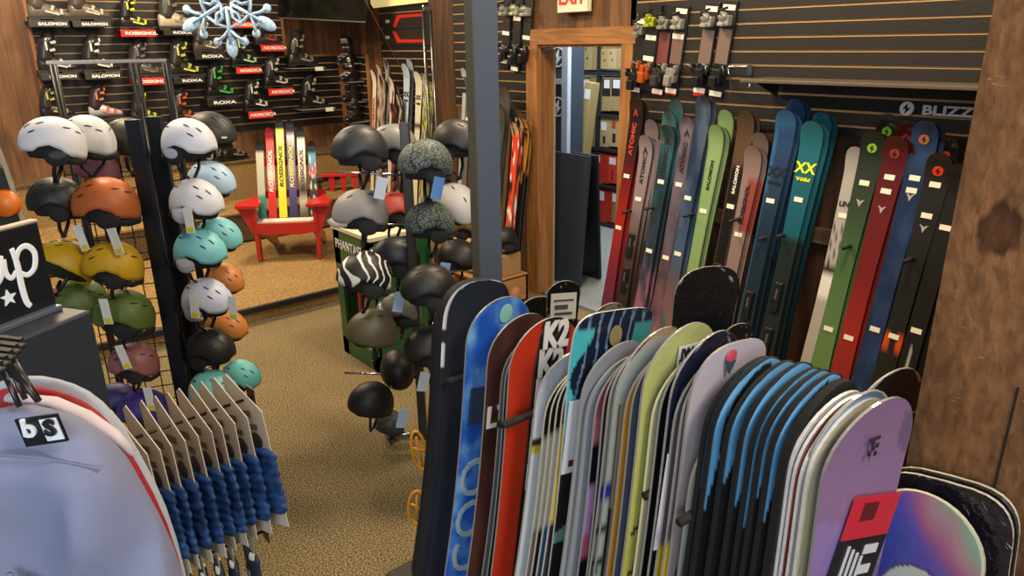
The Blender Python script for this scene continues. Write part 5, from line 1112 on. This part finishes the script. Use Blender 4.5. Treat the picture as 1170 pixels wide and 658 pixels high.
m2.box((0, 0, .022), (.035, .002, .007)); m2.build('small_print_mark', M('2d2438', .5), o, None, Matrix.Translation((-.01, -.017, L_-.11)))
# second row, behind the rack
RB = thing('rear_board_rack', 'low black rack behind the snowboards holding wrapped black boards', 'display rack', (2.05, 1.62, 0))
MB().box((0, 0, .04), (.3, 1.9, .06)).build('base_tray', BLKM, RB, None, I); MB().box((.16, 0, .8), (.03, 1.9, .04)).build('top_rail', BLKM, RB, None, I)
for yy in (-.93, .93): MB().box((.16, yy, .4), (.03, .03, .8)).build('upright', BLKM, RB, None, I)
def sparkle(u, d, e, h): return 'b9b2a0' if (noise.noise(Vector((u*14, d*90, 4))) > .52 and d < .22 and e < .05) else ('17181b' if d < .2 else '12151c')
o, _l = sb('black wrapped snowboard standing behind the glitter navy one', 811, 302, sparkle, X=2.0, w=.25, ry=3, yaw=-25, wrap=.7, step=.014, cols=22, nose=.12, blunt=2.5, rough=.2)
MB().box((0, -.012, _l-.40), (.10, .003, .05)).build('paper_label', M('c9cbd0', .5), o, None, I)
o, _l = sb('black snowboard with a large white shipping label near the doorway', 644, 319, sparkle, X=2.0, w=.15, ry=2, yaw=-25, wrap=.4, nose=.065, rough=.25)
MB().box((0, -.012, _l-.115), (.115, .003, .125)).mat(1).box((0, -.014, _l-.09), (.09, .002, .008)).box((-.01, -.014, _l-.12), (.06, .002, .02)).box((.0, -.014, _l-.15), (.08, .002, .012)).build('shipping_label', [M('cfcdc6', .5), M('4a4a48', .6)], o, None, I)
sb('dark round-tipped snowboard left of the one with shipping label', 615, 337, sparkle, X=2.02, w=.20, ry=3, yaw=-20, wrap=.3, nose=.09)
sb('tan patterned board tip just behind the square-tipped navy board', 697, 344, blotch(solid('8c8069', '5a5142', .006), '4d4638', 40, .1, 3), X=1.9, w=.14, ry=2, yaw=-20, nose=.06)
sb('dark board with frosted tip low beside the black wrapped one', 842, 367, sparkle, X=2.05, w=.12, ry=2, yaw=-20, nose=.05)
def shiny(u, d, e, h): return 'c9cac8' if .006 < e < .010 else '101214'
sb('glossy black snowboard with thin white outline behind the purple one', 1021, 418, shiny, X=1.9, w=.27, ry=1, yaw=-14, wrap=.15, rough=.5, coat=0, nose=.13, cols=24)
sb('maroon snowboard sliver between the black outlined board and timber post', 1040, 466, solid('5a1c2a'), X=1.96, w=.16, ry=1, yaw=-20, rough=.2)
o = tag(MB().tube([at(1032, 503, X=1.86), at(1045, 497, X=1.86), at(1049, 485, X=1.86)], .005, 8).build('chrome_hook', CHROME), 'small chrome hook beside the black outlined snowboard', 'hook')
# two boards leaning against the timber post
def blackp(u, d, e, h): return '6a5a72' if .034 < e < .037 else ('241b24' if noise.noise(Vector((u*9, d*3, 1))) > .1 else '17131a')
o, _l = board(SN, 'black snowboard in crinkled wrap with pale edge leaning on the timber post', 'snowboard', Vector((1.750, .475, 1.03)), .30, base=.05, yaw=-pi/2, ry=rad(-9), rx=rad(-3), t=.010, paint=blackp, blunt=3.6, nose=.14, side='d8d2bc', gm=mat_graphic(.15, .8, .6), cols=18, step=.02, bend=.0), 0
o, _l = board(SN, 'second pale-edged snowboard tight behind the black wrapped one on the post', 'snowboard', Vector((1.768, .470, 1.04)), .30, base=.05, yaw=-pi/2, ry=rad(-9), rx=rad(-3), t=.010, paint=solid('1c181c'), blunt=3.6, nose=.14, side='d8d2bc', gm=mat_graphic(.15, .8, .3), cols=18, step=.02, bend=.0), 0
def iri(u, d, e, h):
    if e < .006: return 'c9cfae'
    k = math.hypot(u*.1425/.118, (d-.42)/.225)
    if k < 1: return 'b4b9b4' if k < .97 else '5a3a5c'
    a = u*.55-d*2.2+.55+.15*noise.noise(Vector((u*2, d*8, 3)))
    return G((-.8, '39398a'), (.0, '3f4aa0'), (.28, '5b4aa0'), (.45, '96567e'), (.62, 'a07a86'), (.8, '7f9a86'), (1.2, '9fb49a'))(u, a, e, h)
o, _l = board(SN, 'iridescent blue, pink and green snowboard with grey oval, bottom right', 'snowboard', at(1058, 563, X=1.70), .285, base=.05, yaw=-pi/2, ry=rad(-6), rx=rad(-3), t=.010, paint=iri, blunt=2.1, nose=.17, side='d2d0b0', gm=mat_graphic(.16, .8, .12), cols=70, step=.006, bend=.0), 0
# yellow rubber straps poking out beside the left-most bag
for i, (px, py, h_, lb) in enumerate(((479, 515, .085, 'upper yellow rubber loop beside the board bags'), (476, 580, .075, 'lower yellow rubber loop beside the board bags'))):
    c = at(px, py, d=2.35); mb = MB()
    pts = [(.032*math.cos(t_*pi/8)*(1 if i else .8), 0, h_*math.sin(t_*pi/8)) for t_ in range(17)]
    mb.tube(pts, .006, 8, cap=False).tube([(-.025, 0, .02), (.025, 0, -.01)], .005, 8).tube([(0, 0, h_*.7), (0, 0, -h_*.8)], .005, 8)
    tag(mb.build('rubber_loop', M('dc9412', .45, coat=.2), None, TR(c, iyaw(10), rad(-8 if i == 0 else 4))), lb, 'strap')
# ================================================================== GAITERS ON THE LEFT
ZA = 1.40
A, B = at(120, 512, Z=ZA), at(287, 454, Z=ZA)
r = thing('display_hook_rod', 'upper thin black display rod with square end plate, through the beige cards', 'display rod', tuple(A))
MB().tube([(-.25*(B-A).x, -.25*(B-A).y, 0), tuple(B-A)], .003, 8).build('rod', BLKM, r, None, I)
ya = math.atan2((B-A).y, (B-A).x)
MB().box((0, 0, 0), (.003, .030, .045), bev=0).build('end_plate', M('2a2622', .4, .3), r, None, TR(B-A, ya))
def crumple(mb, w0, d0, z0, z1, seed, n=26, amp=.006):
    rings = []
    for j in range(n+1):
        z = z0+(z1-z0)*j/n; ring = []
        for k in range(20):
            a_ = 2*pi*k/20; q = noise.noise(Vector((math.cos(a_)*1.3+seed, math.sin(a_)*1.3, z*55)))+.5*math.sin(z*330+seed*3+1.5*math.sin(a_*2+seed))
            rr = 1+q*amp/ .02; e_ = .8 if j in (0, n) else 1
            ring.append((w0*rr*math.cos(a_)*e_, d0*(1+q*.12)*math.sin(a_)*e_, z))
        rings.append(ring)
    return mb.loft(rings)
GC = M('c8bdad', .6, var=.06, vsn=30); GB = mat_pattern('183a6a', '254b84', 34, 'wave', .55); GP = M('6b5f58', .6)
ords = ['first', 'second', 'third', 'fourth', 'fifth', 'sixth', 'seventh', 'eighth', 'ninth', 'tenth', 'eleventh', 'last']
base_g = None
for i in range(11):
    t_ = (.075, .15, .235, .325, .415, .50, .585, .665, .745, .84, .94)[i]
    p = A.lerp(B, t_)
    r = thing('neck_gaiter', 'blue gathered gaiter on a beige card, %s from the left on the upper rod' % ords[i], 'gaiter', TR(p, ya+rad(14+random.uniform(-6, 5)), 0, rad(-5+random.uniform(-2, 2))), 'blue gaiters on the upper rod')
    # card: plane across the rod, pentagon-shaped top
    cd_ = [(-.045, -.275), (.045, -.275), (.045, -.02), (-.034, .052), (-.045, .044)]
    mb = MB(); mb.prism(cd_, -.0009, .0009, Matrix.Rotation(-pi/2, 4, 'Z')); mb.build('header_card', [GC if i else M('b9b6b8', .5)], r, None, I)
    m2 = MB().box((-.0018, .004, -.028), (.001, .034, .014)).box((-.0018, -.012, -.055), (.001, .022, .012)).mat(1).ell((-.002, -.012, -.085), (.0015, .017, .018), None, 12, 8)
    m2.build('card_print', [GP, M('3a2c2a', .5)], r, None, I)
    m3 = crumple(MB(), .0095, .052, -.245, -.10, i*1.7)
    m3.build('gathered_fabric', GB, r, None, I)
ZB = 1.055
A2, B2 = at(190, 652, Z=ZB), at(303, 606, Z=ZB)
r = thing('display_hook_rod', 'lower thin black display rod with square end plate, bottom left', 'display rod', tuple(A2))
MB().tube([(-.4*(B2-A2).x, -.4*(B2-A2).y, 0), tuple(B2-A2)], .003, 8).build('rod', BLKM, r, None, I)
ya2 = math.atan2((B2-A2).y, (B2-A2).x)
MB().box((0, 0, 0), (.003, .034, .045)).build('end_plate', M('2a2622', .4, .3), r, None, TR(B2-A2, ya2))
STR = mat_pattern('1c2230', 'c9c4b8', 40, 'wave', .6)
for i in range(6):
    p = A2.lerp(B2, (.02, .18, .33, .48, .62, .82)[i])
    r = thing('headband', 'blue and white patterned headband, %s from the left on the lower rod' % (ords[i] if i < 5 else 'last'), 'headband', TR(p, ya2+rad(random.uniform(-6, 6))), 'headbands on the lower rod')
    MB().box((0, 0, -.02), (.0016, .05, .08)).build('header_card', M('8f8779', .6), r, None, I)
    crumple(MB(), .009, .038, -.22, -.03, i*2.3, 14, .003).build('fabric_band', STR, r, None, I)
# ================================================================== JACKETS
def garment(lab, px, py, d, cols, sc=1.0, dz=0, dep=.045, fold=1.0, seed=0, tilt=0, parts=True):
    c = at(px, py, d=d)
    r = thing('baby_jacket', lab, 'jacket', TR(c, iyaw(-2), rad(tilt)))
    prof = [(0, .028), (.006, .055), (.016, .082), (.032, .108), (.055, .130), (.085, .148), (.12, .163), (.17, .180), (.23, .198), (.30, .213), (.38, .222), (.46, .226), (.54, .228)]
    NU = 44; rings = []
    for j in range(len(prof)*3-2):
        a_, f_ = j//3, (j % 3)/3
        z0, w0 = prof[a_]; z1, w1 = prof[min(a_+1, len(prof)-1)]; z, w = (z0+(z1-z0)*f_)*sc, (w0+(w1-w0)*f_)*sc
        g = min(1, z/.10+.25); ring = []
        for k in range(NU):
            t_ = 2*pi*k/NU; x = w*math.copysign(abs(math.cos(t_))**.8, math.cos(t_)); y = dep*g*math.copysign(abs(math.sin(t_))**.8, math.sin(t_))
            if y < 0:
                fx = noise.fractal(Vector((x*9+z*3+seed, z*3.2, seed)), 1, 2, 3)
                y += fold*(-.026*fx+.006*math.sin(x*42+z*9+seed))*min(1, z*8) - .02*math.exp(-((abs(x)-.72*w)/.05)**2)*min(1, z*6)
            ring.append((x, y, -z))
        rings.append(ring)
    m = M(cols[0], .75, bump=.08, bs=350)
    MB().loft(rings[::-1]).build('jacket_body', m, r, None, I)
    if parts:
        # collar seam, yoke seam and centre placket folds
        sd = M(cols[1], .7)
        MB().tube([(x*sc, -.03-.012*(1-(x/.17)**2), (-.055-.045*(x/.17)**2)*sc) for x in [(-.15+.3*k/16) for k in range(17)]], .0012, 5).build('yoke_seam', sd, r, None, I)
        for k in range(3):
            MB().tube([((-.035+.014*k)*sc, -.052, -.20-.008*k), ((-.028+.016*k)*sc, -.064, -.27), ((-.012+.018*k)*sc, -.062, -.5)], .0035, 6).build('gathered_pleat', m, r, None, I)
        MB().ell((-.052, -.058, -.235), (.007, .004, .007)).build('snap_button', BLK, r, None, I)
    return r, c
D0 = .98
r3, _ = garment('white and ice-blue patterned baby jacket at the back of the three', 36, 431, D0+.15, ('a3acb8', '9aa4b2'), .72, seed=9, parts=False, dep=.02)
r2, _ = garment('red baby jacket with white shoulder trim behind the lavender one', 28, 443, D0+.075, ('8e1824', 'c9c9d0'), .71, seed=5, parts=False, dep=.022)
MB().tube([(.0, -.03, .002), (.06, -.033, -.004), (.10, -.036, -.022), (.13, -.036, -.048), (.15, -.036, -.075)], [.008, .010, .010, .009, .006], 8, None, .7).build('white_trim', M('c9bcc0', .7), r2, None, I)
r1, c1 = garment('lavender baby jacket with pleated front, hanging nearest the camera', 22, 467, D0, ('767a94', '6c7090'), .71, seed=1)
MB().box((0, 0, 0), (.052, .003, .036), bev=0).mat(1).box((.0135, -.002, 0), (.021, .001, .028)).build('brand_tag', [M('0f0f10', .35), M('d6dae0', .4)], r1, None, Matrix.Translation((.056, -.043, -.004)) @ Matrix.Rotation(rad(-9), 4, 'Y'))
letters('b', .031, M('d6dae0', .4), r1, (.0435, -.0465, -.001), bold=.03, sx=1.1); letters('S', .028, M('0f0f10', .4), r1, (.069, -.0475, .0005), bold=.03, sx=1.1)
# black hanger tops
for i in range(5):
    c = at(4+i*6, 424-i*7, d=D0+.01+.03*i)
    r = thing('clip_hanger', 'black plastic clip hanger, %s above the lavender jacket' % ('nearest one' if i == 0 else ords[i]+' back'), 'hanger', TR(c, iyaw(-12+2*i), rad(6)))
    MB().box((-.03, 0, 0), (.06, .012, .006), bev=.002).box((-.03, 0, .010), (.055, .008, .004)).build('hanger_bar', M('141416', .6), r, None, I)
    if i < 3: MB().tube([(.0, 0, -.002), (.012, -.005, -.016), (.028, -.012, -.036)], .0035, 8).build('hook', M('1a1a1b', .3), r, None, I)
p0 = at(16, 420, d=D0); p1 = at(44, 458, d=D0-.04)
o = tag(MB().tube([p0, p0.lerp(p1, .5)+Vector((0, 0, .001)), p1], [.009, .005, .004], 10).build('hanger_hook', M('2b2a2c', .3, .5)), 'dark metal hook reaching down to the lavender jacket neck', 'hook')
# ================================================================== SIGN AND COUNTER
yw = iyaw(72)
cr = at(104, 354, d=1.72)
r = thing('dark_counter', 'dark slate display counter standing behind the baby jackets', 'counter', TR((cr.x, cr.y, 0), yw))
MB().box((-.6, .14, cr.z/2), (1.2, .28, cr.z), bev=.006).build('counter_body', M('262b34', .5, bump=.04, bs=30), r, None, I)
MB().box((-.6, .16, cr.z+.006), (1.17, .2, .012), bev=.003).build('counter_lip', M('4a5260', .3, coat=.3), r, None, I)
MB().box((-.03, .2, cr.z+.016), (.16, .1, .012)).build('wood_edge', mat_wood('5a4234', '8a6a52', 5, 'X', .6), r, None, I)
sr = at(62, 349, d=1.78); st = at(50, 251, d=1.78)
hs = st.z-sr.z
r = thing('lettered_sign', 'black sign panel with white script letters and a star on the counter', 'sign', TR((sr.x, sr.y, cr.z+.012), yw))
r.location.z = cr.z+.012; hs = st.z-r.location.z
MB().box((-.4, .0, hs/2), (.8, .018, hs), bev=.003).build('sign_panel', M('0f1318', .4), r, None, I)
MB().box((-.4, .0, hs+.002), (.8, .02, .004)).build('light_edge', M('b9a48a', .5), r, None, I)
WS = M('dbe1e6', .5)
def stroke(pts, rr):
    P_ = [Vector((x, -.0105, z)) for x, z in pts]; Q = []
    for i in range(len(P_)-1):
        a0 = P_[max(i-1, 0)]; a1 = P_[i]; a2 = P_[i+1]; a3 = P_[min(i+2, len(P_)-1)]
        for k in range(5):
            t_ = k/5; Q.append(.5*((2*a1)+(-a0+a2)*t_+(2*a0-5*a1+4*a2-a3)*t_*t_+(-a0+3*a1-3*a2+a3)*t_**3))
    Q.append(P_[-1]); n_ = len(Q)
    return MB().tube(Q, [rr*(.75+.25*math.sin(pi*i/(n_-1))) for i in range(n_)], 10, None, 1)
def flatten(mb): mb.v = [(v[0], -.0105+(v[1]+.0105)*.12, v[2]) for v in mb.v]; return mb
E_ = hs/100   # a hundredth of the panel height
q = E_
flatten(stroke([(-38*q, 78*q), (-36*q, 60*q), (-37*q, 35*q), (-36*q, 15*q), (-32*q, 8*q)], 4*q)).build('letter_p_stem', WS, r, None, I)
flatten(stroke([(-37*q, 62*q), (-30*q, 74*q), (-20*q, 76*q), (-13*q, 66*q), (-17*q, 50*q), (-27*q, 44*q), (-36*q, 50*q)], 3.6*q)).build('letter_p_bowl', WS, r, None, I)
flatten(stroke([(-50*q, 70*q), (-62*q, 74*q), (-74*q, 66*q), (-76*q, 52*q), (-66*q, 44*q), (-55*q, 54*q), (-50*q, 70*q), (-51*q, 54*q), (-46*q, 46*q), (-39*q, 52*q)], 3.6*q)).build('letter_a', WS, r, None, I)
flatten(stroke([(-110*q, 60*q), (-104*q, 72*q), (-98*q, 50*q), (-90*q, 66*q), (-82*q, 46*q), (-76*q, 52*q)], 3.6*q)).build('letter_n', WS, r, None, I)
sp = []
for k in range(10): a_ = pi/2+k*pi/5; R_ = (9.5 if k % 2 == 0 else 4)*q; sp.append((-55*q+R_*math.cos(a_), 26*q+R_*math.sin(a_)))
MB().prism(sp, -.0125, -.009).build('star', WS, r, None, I)
# dark board with an orange disc at the left edge
c = at(-8, 100, d=2.6)
o, _l = board(SN, 'dark olive board with an orange disc, cut by the left frame edge', 'snowboard', at(-66, 128, d=2.5), .24, base=.03, yaw=iyaw(0), ry=rad(-6), rx=0, t=.02, paint=lambda u, d, e, h: 'b9b6ae' if .08 < d < .16 and u > .2 else '2c2c25', side='8f8a80', gm=mat_graphic(.3, .3))
MB().tube([(0, 0, 0), (0, -.02, 0)], [.04, .034], 20).build('orange_disc', M('d8701e', .4), o, None, Matrix.Translation((.095, -.012, _l-.26)))
# ================================================================== LIGHT
def area(nm, loc, target, size, power, col, sy=None):
    l = bpy.data.lights.new(nm, 'AREA'); l.energy = power; l.color = col; l.size = size
    if sy: l.shape = 'RECTANGLE'; l.size_y = sy
    o = bpy.data.objects.new(nm, l); C.objects.link(o); o.location = loc
    o.rotation_euler = (Vector(target)-Vector(loc)).to_track_quat('-Z', 'Y').to_euler(); return o
# shop windows behind and to the left of the camera
area('window_daylight', (-2.6, -1.6, 2.3), (.6, 2.2, .9), 2.6, 135, (.80, .90, 1.0), 2.0)
# ceiling lamps, then one added fill
WARM = (1.0, .78, .52)
for (x, y, p_) in ((.6, 4.4, 70), (2.3, 6.4, 95), (2.5, 3.0, 72), (2.7, 1.3, 62), (.8, 7.0, 80), (.6, 1.2, 14)):
    area('ceiling_or_fill_lamp', (x, y, 3.35), (x, y, 0), .5, p_, WARM)
area('ceiling_or_fill_lamp', (.9, -.9, 3.3), (1.3, .8, .9), .7, 60, (1.0, .88, .74))  # added fill aimed at the snowboard fronts to brighten them, no real fixture
area('stockroom_lamp', (5.1, 4.7, 2.9), (5.4, 5.0, 0), 1.0, 75, (.90, .96, 1.0))
w = bpy.data.worlds.new('world'); bpy.context.scene.world = w; w.use_nodes = True
w.node_tree.nodes['Background'].inputs[0].default_value = (.55, .58, .66, 1); w.node_tree.nodes['Background'].inputs[1].default_value = .22
